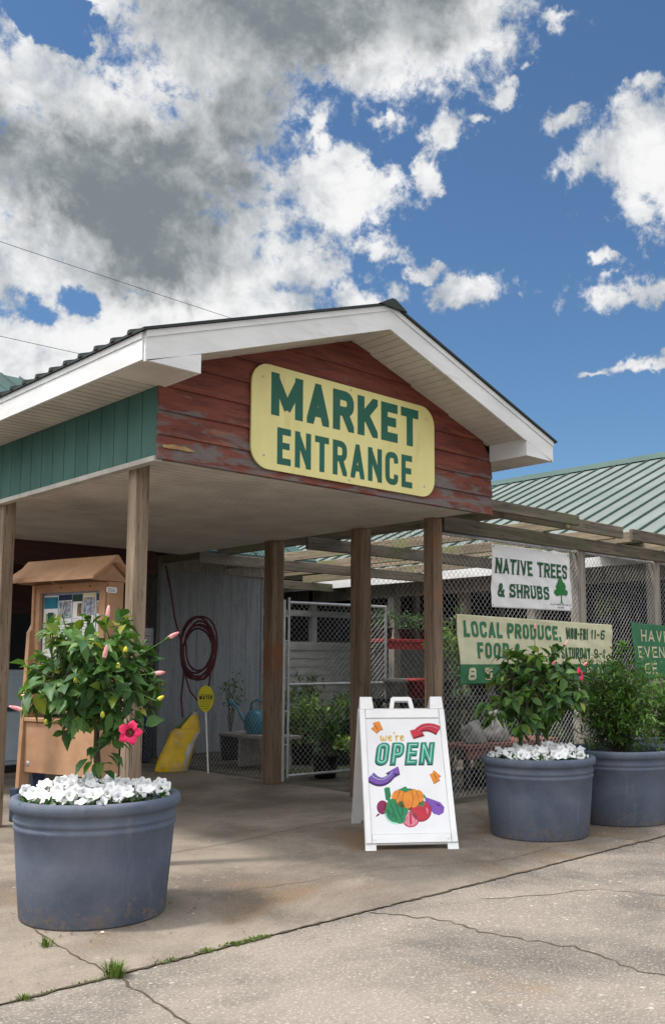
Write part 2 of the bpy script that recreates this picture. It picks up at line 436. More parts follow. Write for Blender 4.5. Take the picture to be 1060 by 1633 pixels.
M['print_black'] = mat("print_black", (0.02, 0.02, 0.018), rough=0.6)
M['teal'] = mat("teal_plastic", (0.02, 0.19, 0.27), (0.015, 0.15, 0.22), rough=0.35, scale=4, spec=0.5)
M['plank'] = grain_mat("grey_plank", (0.38, 0.35, 0.31), (0.27, 0.25, 0.22), (0.12, 0.11, 0.10), 'y')
M['redplank'] = mat("red_plank", (0.20, 0.075, 0.06), (0.13, 0.05, 0.045), rough=0.8, scale=4, stretch=(0.4, 3, 3))
M['bench_red'] = mat("red_bench_paint", (0.36, 0.03, 0.03), (0.24, 0.02, 0.02), rough=0.6, scale=4)
M['stone'] = mat("weathered_cast_stone", (0.32, 0.31, 0.29), (0.17, 0.165, 0.155), rough=0.9, scale=7, bump=0.7, spots=((0.55, 0.54, 0.50), 5.0, 0.56, 0.68))
M['nursery_pot'] = mat("black_nursery_pot", (0.022, 0.022, 0.024), (0.015, 0.015, 0.017), rough=0.5)
M['terracotta'] = mat("terracotta_clay", (0.42, 0.13, 0.06), (0.34, 0.10, 0.05), rough=0.8)
M['soffit'] = mat("beige_soffit_vinyl", (0.62, 0.585, 0.54), (0.50, 0.465, 0.425), rough=0.6, scale=2)
M['paper'] = mat("white_paper", (0.76, 0.77, 0.78), (0.72, 0.73, 0.75), rough=0.7)
M['ink'] = mat("grey_print_ink", (0.30, 0.31, 0.33), (0.22, 0.23, 0.25), rough=0.7)
M['p_teal'] = mat("teal_print", (0.02, 0.20, 0.30), rough=0.6)
M['p_navy'] = mat("navy_print", (0.02, 0.045, 0.11), rough=0.6)
M['p_dgreen'] = mat("forest_print", (0.03, 0.075, 0.055), rough=0.6)
M['p_olive'] = mat("olive_photo_print", (0.40, 0.43, 0.14), (0.14, 0.18, 0.06), rough=0.6, scale=28)
M['p_photo'] = mat("photo_print", (0.45, 0.52, 0.58), (0.10, 0.13, 0.20), rough=0.6, scale=26, spots=((0.50, 0.28, 0.16), 20.0, 0.56, 0.62))
M['p_warm'] = mat("warm_photo_print", (0.45, 0.26, 0.12), (0.08, 0.05, 0.03), rough=0.6, scale=22)
M['p_blue'] = mat("blue_photo_print", (0.16, 0.30, 0.52), (0.07, 0.12, 0.22), rough=0.6, scale=12)
M['p_cream'] = mat("cream_print", (0.68, 0.62, 0.40), (0.60, 0.55, 0.34), rough=0.6)
M['paleblue'] = mat("pale_blue_enamel", (0.42, 0.50, 0.57), (0.36, 0.44, 0.50), rough=0.4, scale=3)
M['cable'] = mat("black_cable", (0.03, 0.03, 0.03), rough=0.7)


# ---------------------------------------------------------------- mesh building
class MB:
    def __init__(self):
        self.v, self.f, self.mi, self.sm = [], [], [], []
        self.cur, self.smooth = 0, False

    def face(self, pts, mi=None):
        i = len(self.v)
        self.v.extend(tuple(p) for p in pts)
        self.f.append(tuple(range(i, i + len(pts))))
        self.mi.append(self.cur if mi is None else mi)
        self.sm.append(self.smooth)

    def grid(self, rows, closed=False, mi=None):
        """rows: equal-length point rings, stitched"""
        i = len(self.v)
        n = len(rows[0])
        for r in rows:
            self.v.extend(tuple(p) for p in r)
        for a in range(len(rows) - 1):
            for b in range(n if closed else n - 1):
                b2 = (b + 1) % n
                self.f.append((i + a * n + b, i + a * n + b2, i + (a + 1) * n + b2, i + (a + 1) * n + b))
                self.mi.append(self.cur if mi is None else mi)
                self.sm.append(self.smooth)
        return i, n

    def box(self, x0, y0, z0, x1, y1, z1, mi=None):
        x0, x1 = min(x0, x1), max(x0, x1)
        y0, y1 = min(y0, y1), max(y0, y1)
        z0, z1 = min(z0, z1), max(z0, z1)
        self.hexa([(x0, y0, z0), (x1, y0, z0), (x1, y1, z0), (x0, y1, z0), (x0, y0, z1), (x1, y0, z1), (x1, y1, z1), (x0, y1, z1)], mi)

    def hexa(self, p, mi=None):
        i = len(self.v)
        self.v.extend(tuple(q) for q in p)
        for q in ((0, 3, 2, 1), (4, 5, 6, 7), (0, 1, 5, 4), (1, 2, 6, 5), (2, 3, 7, 6), (3, 0, 4, 7)):
            self.f.append(tuple(i + k for k in q))
            self.mi.append(self.cur if mi is None else mi)
            self.sm.append(False)

    def bbox(self, x0, y0, z0, x1, y1, z1, b=0.008, mi=None):
        """box with chamfered vertical and horizontal edges"""
        def ring(z, d):
            return [(x0 + d, y0, z), (x1 - d, y0, z), (x1, y0 + d, z), (x1, y1 - d, z), (x1 - d, y1, z), (x0 + d, y1, z), (x0, y1 - d, z), (x0, y0 + d, z)]
        def inner(z):
            return [(min(max(p[0], x0 + b), x1 - b), min(max(p[1], y0 + b), y1 - b), z) for p in ring(z, b)]
        rows = [inner(z0), ring(z0 + b, b), ring(z1 - b, b), inner(z1)]
        self.grid(rows, True, mi)
        self.face(list(reversed(rows[0])), mi)
        self.face(rows[-1], mi)

    def prism(self, poly, fn, d0, d1, mi=None):
        """poly of 2D points; fn(a, b, d) -> 3D; extruded from depth d0 to d1"""
        A = [fn(a, b, d0) for a, b in poly]
        B = [fn(a, b, d1) for a, b in poly]
        self.face(list(reversed(A)), mi)
        self.face(B, mi)
        n = len(poly)
        for k in range(n):
            self.face([A[k], A[(k + 1) % n], B[(k + 1) % n], B[k]], mi)

    def tube(self, pts, r, sides=6, mi=None, cap=True):
        pts = [Vector(p) for p in pts]
        rows = []
        prev = None
        for k, p in enumerate(pts):
            a = pts[max(k - 1, 0)]
            b = pts[min(k + 1, len(pts) - 1)]
            d = (b - a)
            d = d.normalized() if d.length > 1e-9 else Vector((0, 0, 1))
            if prev is None:
                up = Vector((0, 0, 1)) if abs(d.z) < 0.9 else Vector((1, 0, 0))
                s = d.cross(up).normalized()
            else:
                s = (prev - d * prev.dot(d))
                s = s.normalized() if s.length > 1e-6 else d.orthogonal().normalized()
            prev = s
            t = d.cross(s)
            rr = r[k] if isinstance(r, (list, tuple)) else r
            rows.append([p + s * (rr * cos(2 * pi * q / sides)) + t * (rr * sin(2 * pi * q / sides)) for q in range(sides)])
        old = self.smooth
        self.smooth = sides > 4
        self.grid(rows, True, mi)
        self.smooth = old
        if cap:
            self.face(list(reversed(rows[0])), mi)
            self.face(rows[-1], mi)

    def lathe(self, prof, center=(0, 0, 0), seg=48, mi=None, smooth=True, sx=1.0, sy=1.0):
        old = self.smooth
        self.smooth = smooth
        rows = [[(center[0] + r * sx * cos(2 * pi * k / seg), center[1] + r * sy * sin(2 * pi * k / seg), center[2] + z) for k in range(seg)] for r, z in prof]
        self.grid(rows, True, mi)
        self.smooth = old

    def build(self, name, mats, parent=None, origin=(0, 0, 0), weld=False):
        me = bpy.data.meshes.new(name)
        ox, oy, oz = origin
        me.from_pydata([(x - ox, y - oy, z - oz) for x, y, z in self.v], [], self.f)
        if not isinstance(mats, (list, tuple)):
            mats = [mats]
        for m in mats:
            me.materials.append(M[m] if isinstance(m, str) else m)
        me.polygons.foreach_set('material_index', [min(i, len(mats) - 1) for i in self.mi])
        me.polygons.foreach_set('use_smooth', self.sm)
        me.update()
        o = bpy.data.objects.new(name, me)
        col.objects.link(o)
        if parent is not None:
            o.parent = parent
        else:
            o.location = origin
        return o


def thing(name, label, cat, loc=(0, 0, 0), rz=0.0, group=None):
    o = bpy.data.objects.new(name, None)
    o.empty_display_size = 0.1
    col.objects.link(o)
    o.location = loc
    o.rotation_euler = (0, 0, rz)
    return tag(o, label, cat, group)


def tag(o, label, cat, group=None):
    o['label'] = label
    o['category'] = cat
    if group:
        o['group'] = group
    return o


def structure(o, kind='structure'):
    o['kind'] = kind
    return o


def copy_tree(o, parent=None):
    c = o.copy()
    col.objects.link(c)
    if parent is not None:
        c.parent = parent
    for ch in [k for k in o.children]:
        copy_tree(ch, c)
    return c


# ---------------------------------------------------------------- stroke lettering
GL = {
    'A': (1, [[(0, 0), (.5, 1)], [(.5, 1), (1, 0)], [(.22, .25), (.78, .25)]]),
    'B': (1, [[(0, .5), (0, 1), (.95, 1, 1), (.95, .53, 1), (0, .53)], [(0, .5), (0, 0), (1, 0, 1), (1, .53, 1), (0, .53)]]),
    'C': (1, [[(1, .82), (1, 1, 1), (0, 1, 1), (0, 0, 1), (1, 0, 1), (1, .18)]]),
    'D': (1, [[(.3, 0), (0, 0), (0, 1), (1, 1, 1), (1, 0, 1), (.3, 0)]]),
    'E': (.86, [[(0, 0), (0, 1)], [(0, 1), (1, 1)], [(0, .52), (.85, .52)], [(0, 0), (1, 0)]]),
    'F': (.84, [[(0, 0), (0, 1)], [(0, 1), (1, 1)], [(0, .5), (.85, .5)]]),
    'H': (1, [[(0, 0), (0, 1)], [(1, 0), (1, 1)], [(0, .5), (1, .5)]]),
    'I': (.0, [[(.5, 0), (.5, 1)]]),
    'K': (1, [[(0, 0), (0, 1)], [(1, 1), (.05, .38)], [(.32, .58), (1, 0)]]),
    'L': (.80, [[(0, 1), (0, 0)], [(0, 0), (1, 0)]]),
    'M': (1.35, [[(0, 0), (0, 1)], [(1, 0), (1, 1)], [(0, 1), (.5, .15)], [(1, 1), (.5, .15)]]),
    'N': (1.05, [[(0, 0), (0, 1)], [(1, 0), (1, 1)], [(0, 1), (1, 0)]]),
    'O': (1, [[(.5, 1), (0, 1, 1), (0, 0, 1), (1, 0, 1), (1, 1, 1), (.5, 1)]]),
    'P': (1, [[(0, 0), (0, 1)], [(0, 1), (1, 1, 1), (1, .45, 1), (0, .45)]]),
    'R': (1, [[(0, 0), (0, 1)], [(0, 1), (1, 1, 1), (1, .48, 1), (0, .48)], [(.55, .48), (1, 0)]]),
    'S': (1, [[(1, .82), (1, 1, 1), (0, 1, 1), (0, .56, 1), (1, .46, 1), (1, 0, 1), (0, 0, 1), (0, .18)]]),
    'T': (.95, [[(.5, 0), (.5, 1)], [(0, 1), (1, 1)]]),
    'U': (1, [[(0, 1), (0, 0, 1), (1, 0, 1), (1, 1)]]),
    'V': (1.05, [[(0, 1), (.5, 0)], [(.5, 0), (1, 1)]]),
    'W': (1.5, [[(0, 1), (.25, 0)], [(.25, 0), (.5, .9)], [(.5, .9), (.75, 0)], [(.75, 0), (1, 1)]]),
    'Y': (1.05, [[(0, 1), (.5, .45)], [(1, 1), (.5, .45)], [(.5, .5), (.5, 0)]]),
    '&': (1.15, [[(1, 0), (.12, .74, 1), (.30, 1, 1), (.66, 1, 1), (.66, .72, 1), (0, .40, 1), (0, 0, 1), (.7, 0, 1), (1, .45)]]),
    '-': (.55, [[(0, .47), (1, .47)]]),
    '.': (.0, [[(.5, 0), (.5, .02)]]),
    ',': (.1, [[(.6, .06), (.3, -.12)]]),
    '1': (.42, [[(.8, 0), (.8, 1)], [(.8, 1), (0, .80)]]),
    '5': (1, [[(1, 1), (0, 1)], [(0, 1), (0, .58)], [(0, .58), (1, .58, 1), (1, 0, 1), (0, 0, 1), (0, .22)]]),
    '6': (1, [[(1, .93), (1, 1, 1), (0, 1, 1), (0, 0, 1), (1, 0, 1), (1, .56, 1), (0, .56)]]),
    '8': (1, [[(.5, .53), (.06, .53, 1), (.06, 1, 1), (.94, 1, 1), (.94, .53, 1), (.5, .53)], [(.5, .53), (0, .53, 1), (0, 0, 1), (1, 0, 1), (1, .53, 1), (.5, .53)]]),
    '9': (1, [[(0, .07), (0, 0, 1), (1, 0, 1), (1, 1, 1), (0, 1, 1), (0, .46, 1), (1, .46)]]),
}


def clip(poly, axis, lim, sign):
    out = []
    for k in range(len(poly)):
        p, q = poly[k], poly[(k + 1) % len(poly)]
        pi_, qi = sign * (p[axis] - lim) <= 0, sign * (q[axis] - lim) <= 0
        if pi_:
            out.append(p)
        if pi_ != qi:
            t = (lim - p[axis]) / (q[axis] - p[axis])
            out.append((p[0] + (q[0] - p[0]) * t, p[1] + (q[1] - p[1]) * t))
    return out


def stroke_polys(path, t, ext0=True, ext1=True):
    """path: 2D points -> list of convex quads of width t, mitred"""
    P = [Vector(p) for p in path]
    n = len(P)
    L, R = [], []
    for k in range(n):
        d0 = (P[k] - P[k - 1]).normalized() if k > 0 else None
        d1 = (P[k + 1] - P[k]).normalized() if k < n - 1 else None
        if d0 is None:
            d0 = d1
        if d1 is None:
            d1 = d0
        n0, n1 = Vector((-d0.y, d0.x)), Vector((-d1.y, d1.x))
        mm = n0 + n1
        mm = mm.normalized() if mm.length > 1e-6 else n0
        s = (t / 2) / max(0.35, mm.dot(n0))
        p = P[k].copy()
        if k == 0 and ext0:
            p -= d1 * (t / 2)
        if k == n - 1 and ext1:
            p += d0 * (t / 2)
        L.append(p + mm * s)
        R.append(p - mm * s)
    return [[tuple(L[k]), tuple(R[k]), tuple(R[k + 1]), tuple(L[k + 1])] for k in range(n - 1)]


def glyph(ch, w, h, t, rad=0.46, serif=0.0):
    """list of pieces; each piece is a list of convex polygons"""
    gw, strokes = GL[ch]
    W_ = max(gw * w, t)
    pieces = []
    for s in strokes:
        pts = []
        raw = [(t / 2 + p[0] * (W_ - t), t / 2 + p[1] * (h - t), (p[2] if len(p) > 2 else 0)) for p in s]
        diag = len(raw) == 2 and abs(raw[0][0] - raw[1][0]) > 1e-6 and abs(raw[0][1] - raw[1][1]) > 1e-6
        if diag:   # run well past the ends, then clip to the letter's box
            a, b = Vector(raw[0][:2]), Vector(raw[1][:2])
            d = (b - a).normalized() * t
            edge = lambda p: p[1] < t * .6 or p[1] > h - t * .6
            ka, kb = (2.0 if edge(a) else 0.2), (2.0 if edge(b) else 0.2)
            raw = [(a.x - d.x * ka, a.y - d.y * ka, 0), (b.x + d.x * kb, b.y + d.y * kb, 0)]
        for k, (x, y, r) in enumerate(raw):
            if r and 0 < k < len(raw) - 1:
                p, a, b = Vector((x, y)), Vector(raw[k - 1][:2]), Vector(raw[k + 1][:2])
                rr = min(rad * (W_ - t) * 1.0, 0.5 * (a - p).length if raw[k - 1][2] else (a - p).length, 0.5 * (b - p).length if raw[k + 1][2] else (b - p).length)
                p0, p1 = p + (a - p).normalized() * rr, p + (b - p).normalized() * rr
                for q in range(6):
                    u = q / 5
                    pts.append(tuple(p0 * (1 - u) ** 2 + p * 2 * u * (1 - u) + p1 * u * u))
            else:
                pts.append((x, y))
        cl = [pts[0]]
        for p in pts[1:]:
            if (Vector(p) - Vector(cl[-1])).length > 1e-5:
                cl.append(p)
        closed = (Vector(cl[0]) - Vector(cl[-1])).length < 1e-4
        polys = stroke_polys(cl, t, not closed and not diag, not closed and not diag)
        out = []
        for q in polys:
            if ch != ',':
                for ax, lim, sg in ((0, 0, -1), (0, W_, 1), (1, 0, -1), (1, h, 1)):
                    q = clip(q, ax, lim, sg) if q else q
            if diag and q and ch in 'AV':      # the two legs stop just past the apex
                left = min(s[0][0], s[1][0]) < .4
                q = clip(q, 0, W_ / 2 + (.42 if left else -.42) * t, 1 if left else -1)
            if len(q) >= 3:
                out.append(q)
        pieces.append(out)
        if serif:
            for e in (raw[0], raw[-1]):
                if abs(e[1] - t / 2) < t * 0.7 or abs(e[1] - (h - t / 2)) < t * 0.7:
                    y = 0 if e[1] < h / 2 else h - serif * 0.5
                    pieces.append([[(e[0] - t / 2 - serif, y), (e[0] + t / 2 + serif, y), (e[0] + t / 2 + serif, y + serif * 0.5), (e[0] - t / 2 - serif, y + serif * 0.5)]])
    return W_, pieces


def slices(poly, cut):
    """a polygon cut into thin level slices, so that long strokes can bend with a cloth"""
    if not cut:
        return [poly]
    lo, hi = min(p[1] for p in poly), max(p[1] for p in poly)
    n = max(1, int((hi - lo) / cut + .999))
    out = []
    for k in range(n):
        q = poly
        if k > 0:
            q = clip(q, 1, lo + (hi - lo) * k / n, -1)
        if k < n - 1 and q:
            q = clip(q, 1, lo + (hi - lo) * (k + 1) / n, 1)
        if len(q) >= 3:
            out.append(q)
    return out


def text(mb, s, x, y, w, h, t, gap, fn, d=0.0, mi=None, shear=0.0, serif=0.0, rad=0.46, dx=0, dy=0, space=0.6, cut=0.0):
    """writes s with its lower left corner at (x, y); fn(a, b, depth) -> 3D"""
    cx = x
    for ch in s:
        if ch == ' ':
            cx += w * space
            continue
        gw, pieces = glyph(ch, w, h, t, rad, serif)
        for k, piece in enumerate(pieces):
            for poly in [sp for p_ in piece for sp in slices(p_, cut)]:
                mb.face([fn(cx + px + shear * py + dx, y + py + dy, d + 0.0003 * k) for px, py in poly], mi)
        cx += gw + gap
    return cx - gap - x


def textw(s, w, t, gap, space=0.6):
    return sum((w * space if c == ' ' else max(GL[c][0] * w, t) + gap) for c in s) - gap


def fit_text(mb, s, x0, x1, y, h, t, gap, fn, **kw):
    """choose the letter width so that the line spans x0..x1"""
    lo, hi = 0.01, 2.0
    for _ in range(40):
        w = (lo + hi) / 2
        if textw(s, w, t, gap, kw.get('space', 0.6)) > x1 - x0:
            hi = w
        else:
            lo = w
    text(mb, s, x0, y, w, h, t, gap, fn, **kw)


def ellipse(cx, cy, rx, ry, n=20, a0=0, a1=2 * pi, rot=0):
    out = []
    for k in range(n):
        a = a0 + (a1 - a0) * k / n
        x, y = rx * cos(a), ry * sin(a)
        out.append((cx + x * cos(rot) - y * sin(rot), cy + x * sin(rot) + y * cos(rot)))
    return out


# ---------------------------------------------------------------- ground
g = MB()
g.face([(-400, -400, -0.008), (400, -400, -0.008), (400, 400, -0.008), (-400, 400, -0.008)])
structure(g.build('ground', 'ground'))

JY = -1.68                                    # the long joint in front of the entrance
p = MB()
p.face([(-14, -14, -0.002), (16, -14, -0.002), (16, JY, -0.002), (-14, JY, -0.002)], 0)


def jag(pts, wdt, seed, amp=0.015, sub=9):
    """a crack: thin ragged strip lying on the slab"""
    rnd = random.Random(seed)
    line = []
    for k in range(len(pts) - 1):
        a, b = Vector(pts[k]), Vector(pts[k + 1])
        nn = Vector((-(b - a).y, (b - a).x)).normalized()
        for q in range(sub):
            u = q / sub
            line.append(a.lerp(b, u) + nn * (rnd.uniform(-amp, amp) if (q or k) else 0))
    line.append(Vector(pts[-1]))
    quads = []
    prev = None
    for k in range(len(line)):
        d = (line[min(k + 1, len(line) - 1)] - line[max(k - 1, 0)]).normalized()
        nn = Vector((-d.y, d.x)) * wdt * rnd.uniform(0.35, 1.1) * 0.5
        cur = (line[k] + nn, line[k] - nn)
        if prev:
            quads.append([(*prev[0], 0), (*prev[1], 0), (*cur[1], 0), (*cur[0], 0)])
        prev = cur
    return quads


def strip(mb, quads, z, mi):
    for q in quads:
        mb.face([(x, y, z) for x, y, _ in q], mi)


# joints across the front pavement and the long crack
strip(p, jag([(-1.18, JY - 0.01), (-1.26, -2.41), (-1.40, -5.0), (-1.5, -9)], 0.014, 2, 0.012, 14), 0.0005, 1)
strip(p, jag([(0.45, JY - 0.02), (0.62, -2.05), (0.60, -2.5), (0.72, -2.9), (0.60, -3.4), (0.9, -3.9), (0.8, -5.2)], 0.015, 3, 0.03), 0.0005, 1)
strip(p, jag([(1.15, -1.95), (1.9, -2.35), (2.15, -2.9), (3.1, -3.3), (4.4, -3.6)], 0.009, 4, 0.03), 0.0005, 1)
strip(p, jag([(3.55, JY - 0.01), (3.60, -2.2), (3.9, -3.1), (4.4, -5)], 0.012, 5, 0.012), 0.0005, 1)
structure(p.build('pavement', ['pave', 'joint']))
s = MB()
s.face([(-14, JY + 0.012, 0.0), (16, JY + 0.012, 0.0), (16, 0.70, 0.0), (3.82, 0.70, 0.0), (3.82, 7.2, 0.0), (-14, 7.2, 0.0)], 0)
strip(s, jag([(-1.18, JY + 0.02), (-1.17, -1.3), (-1.1, -0.6)], 0.012, 6, 0.012), 0.0025, 1)
strip(s, jag([(-0.4, 0.55), (1.2, 0.62), (2.3, 0.80), (3.3, 0.72), (3.75, 0.75)], 0.010, 7, 0.02, 12), 0.0025, 1)
strip(s, jag([(0.1, -0.75), (1.4, -0.95), (2.2, -1.35), (3.0, -1.30), (3.5, JY + 0.02)], 0.006, 8, 0.025, 12), 0.0025, 1)
strip(s, jag([(3.55, JY + 0.02), (3.50, -1.2), (3.52, -0.4)], 0.010, 9, 0.012), 0.0025, 1)
structure(s.build('entrance_slab', ['slab', 'joint']))
j = MB()
strip(j, jag([(-9, JY), (-4, JY), (-1.18, JY), (0.1, JY + 0.005), (1.5, JY - 0.005), (3.55, JY), (9, JY)], 0.026, 10, 0.010, 40), 0.0045, 0)
structure(j.build('pavement_joint', 'joint'))


def blade(mb, x, y, z, h, lean, ang, w=0.004):
    dx, dy = cos(ang), sin(ang)
    sx, sy = -dy * w, dx * w
    a = [(x + sx, y + sy, z), (x - sx, y - sy, z)]
    m_ = (x + dx * lean * .35, y + dy * lean * .35, z + h * .62)
    e = (x + dx * lean, y + dy * lean, z + h)
    mb.face([a[0], a[1], (m_[0] - sx * .8, m_[1] - sy * .8, m_[2]), (m_[0] + sx * .8, m_[1] + sy * .8, m_[2])])
    mb.face([(m_[0] + sx * .8, m_[1] + sy * .8, m_[2]), (m_[0] - sx * .8, m_[1] - sy * .8, m_[2]), e])


# moss and tiny grass along the joint: nobody could count it
ms = MB()
rnd = random.Random(5)
for k in range(420):
    x = rnd.uniform(-0.98, -0.28)
    dens_ = 1 - abs((x + 0.52) / 0.5)
    if rnd.random() > max(dens_, 0.1) * (1.0 if mnoise.noise(Vector((x * 6, 0, 1))) > -.05 else .15):
        continue
    y = JY + rnd.gauss(0.012, 0.014)
    for q in range(3):
        blade(ms, x + rnd.uniform(-.01, .01), y + rnd.uniform(-.01, .01), 0.002, rnd.uniform(.005, .014), rnd.uniform(0, .016), rnd.uniform(0, 6.28), 0.004)
for k in range(130):
    x = rnd.uniform(-2.6, -1.2)
    y = JY + rnd.gauss(0, 0.012)
    blade(ms, x, y, 0.002, rnd.uniform(.006, .016), rnd.uniform(0, .015), rnd.uniform(0, 6.28), 0.003)
mo = ms.build('moss', 'grass')
structure(mo, 'stuff')
mo['label'] = 'thin strip of moss and tiny grass growing in the paving joint'


def tuft(x, y, n, hmax, spread, label, seed):
    r = random.Random(seed)
    t = MB()
    for k in range(n):
        a = r.uniform(0, 6.28)
        d = r.uniform(0, spread)
        blade(t, x + d * cos(a), y + d * sin(a), 0.001, r.uniform(.4, 1) * hmax, r.uniform(.1, .8) * hmax, a, 0.0045)
    tag(t.build('grass_tuft', 'grass', None, (x, y, 0)), label, 'weed', 'weeds growing in the paving')


tuft(-1.185, JY - 0.01, 90, 0.075, 0.05, 'dense green weed tuft where two paving joints cross below the front planter', 1)
tuft(-1.62, 0.02, 80, 0.13, 0.09, 'tall grass tuft at the left edge beside the front planter', 2)
tuft(-1.20, -1.02, 26, 0.055, 0.03, 'small bright sprout at the foot of the front planter', 3)
tuft(-1.62, JY - 0.015, 26, 0.03, 0.03, 'tiny weed clump in the joint left of the dense tuft', 4)

# dry leaf scraps, fallen petals and grit scattered over the paving
lt = MB()
rnd = random.Random(19)
for k in range(520):
    if k < 150:
        a, q = rnd.uniform(0, 6.28), .42 + abs(rnd.gauss(0, .25))
        cx_, cy_ = rnd.choice(((-.70, -.57), (-.70, -.57), (3.24, -.88), (4.37, -.97)))
        x, y = cx_ + cos(a) * q, cy_ + sin(a) * q
    else:
        x, y = rnd.uniform(-3, 6), rnd.uniform(-4.5, 2.5)
        if rnd.random() < .45:
            y = JY + rnd.gauss(0, .12)
    w_, a = rnd.uniform(.003, .011) * (1.5 if k < 60 else 1), rnd.uniform(0, 6.28)
    c_, s_ = cos(a), sin(a)
    z = .007
    e = rnd.uniform(.002, .008)
    mi = rnd.choice((0, 0, 1, 1, 2, 2, 3)) if k < 150 else rnd.choice((0, 1, 2, 2, 2))
    lt.face([(x - c_ * w_, y - s_ * w_, z), (x + s_ * w_ * .5, y - c_ * w_ * .5, z + e), (x + c_ * w_, y + s_ * w_, z), (x - s_ * w_ * .5, y + c_ * w_ * .5, z + e * .6)], mi)
lo_ = structure(lt.build('leaf_litter', ['bark', 'redplank', 'stone', 'petal_white']), 'stuff')
lo_['label'] = 'dry leaf scraps, grit and fallen petals scattered over the paving'

# ---------------------------------------------------------------- entrance canopy
CW, CD_, CZ = 3.72, 5.32, 2.92               # width, depth, ceiling height
OV, EV = 0.48, 0.41                          # overhang in front, at the eaves
ZE, ZP, XP = 3.60, 4.385, 1.86               # roof top at the eaves, at the peak
canopy = thing('entrance_canopy', 'gabled entrance canopy with red lap gable, white fascia and timber posts', 'entrance canopy')


def rt(x):
    return ZE + (ZP - ZE) * (1 - abs(x - XP) / (XP + EV))


b = MB()                                      # roof sheet with ribs
YB = 8.4
for sgn in (-1, 1):
    xe = XP + sgn * (XP + EV + 0.035)
    ze = rt(XP + EV) + 0.0
    ze = ZE - 0.012
    def rp(u, y, dz, xe=xe, ze=ze):
        return (XP + (xe - XP) * u, y, ZP + (ze - ZP) * u + dz)
    A = [rp(0, -OV - .03, .004), rp(1, -OV - .03, .004), rp(1, YB, .004), rp(0, YB, .004)]
    B = [rp(0, -OV - .03, .022), rp(1, -OV - .03, .022), rp(1, YB, .022), rp(0, YB, .022)]
    b.hexa(A + B if sgn > 0 else [A[1], A[0], A[3], A[2], B[1], B[0], B[3], B[2]])
    y = -OV + 0.12
    while y < YB:
        a = [rp(0, y, .02), rp(1.004, y, .02), rp(1.004, y + .05, .02), rp(0, y + .05, .02)]
        c = [rp(0, y + .012, .046), rp(1.004, y + .012, .046), rp(1.004, y + .038, .046), rp(0, y + .038, .046)]
        b.hexa(a + c if sgn > 0 else [a[1], a[0], a[3], a[2], c[1], c[0], c[3], c[2]])
        y += 0.2286
roof = b.build('roof', 'dark_roof', canopy)
b = MB()
b.hexa([(XP - .16, -OV - .045, ZP - .03), (XP + .16, -OV - .045, ZP - .03), (XP + .16, YB, ZP - .03), (XP - .16, YB, ZP - .03),
        (XP - .02, -OV - .045, ZP + .045), (XP + .02, -OV - .045, ZP + .045), (XP + .02, YB, ZP + .045), (XP - .02, YB, ZP + .045)])
b.build('ridge_cap', 'dark_roof', roof)

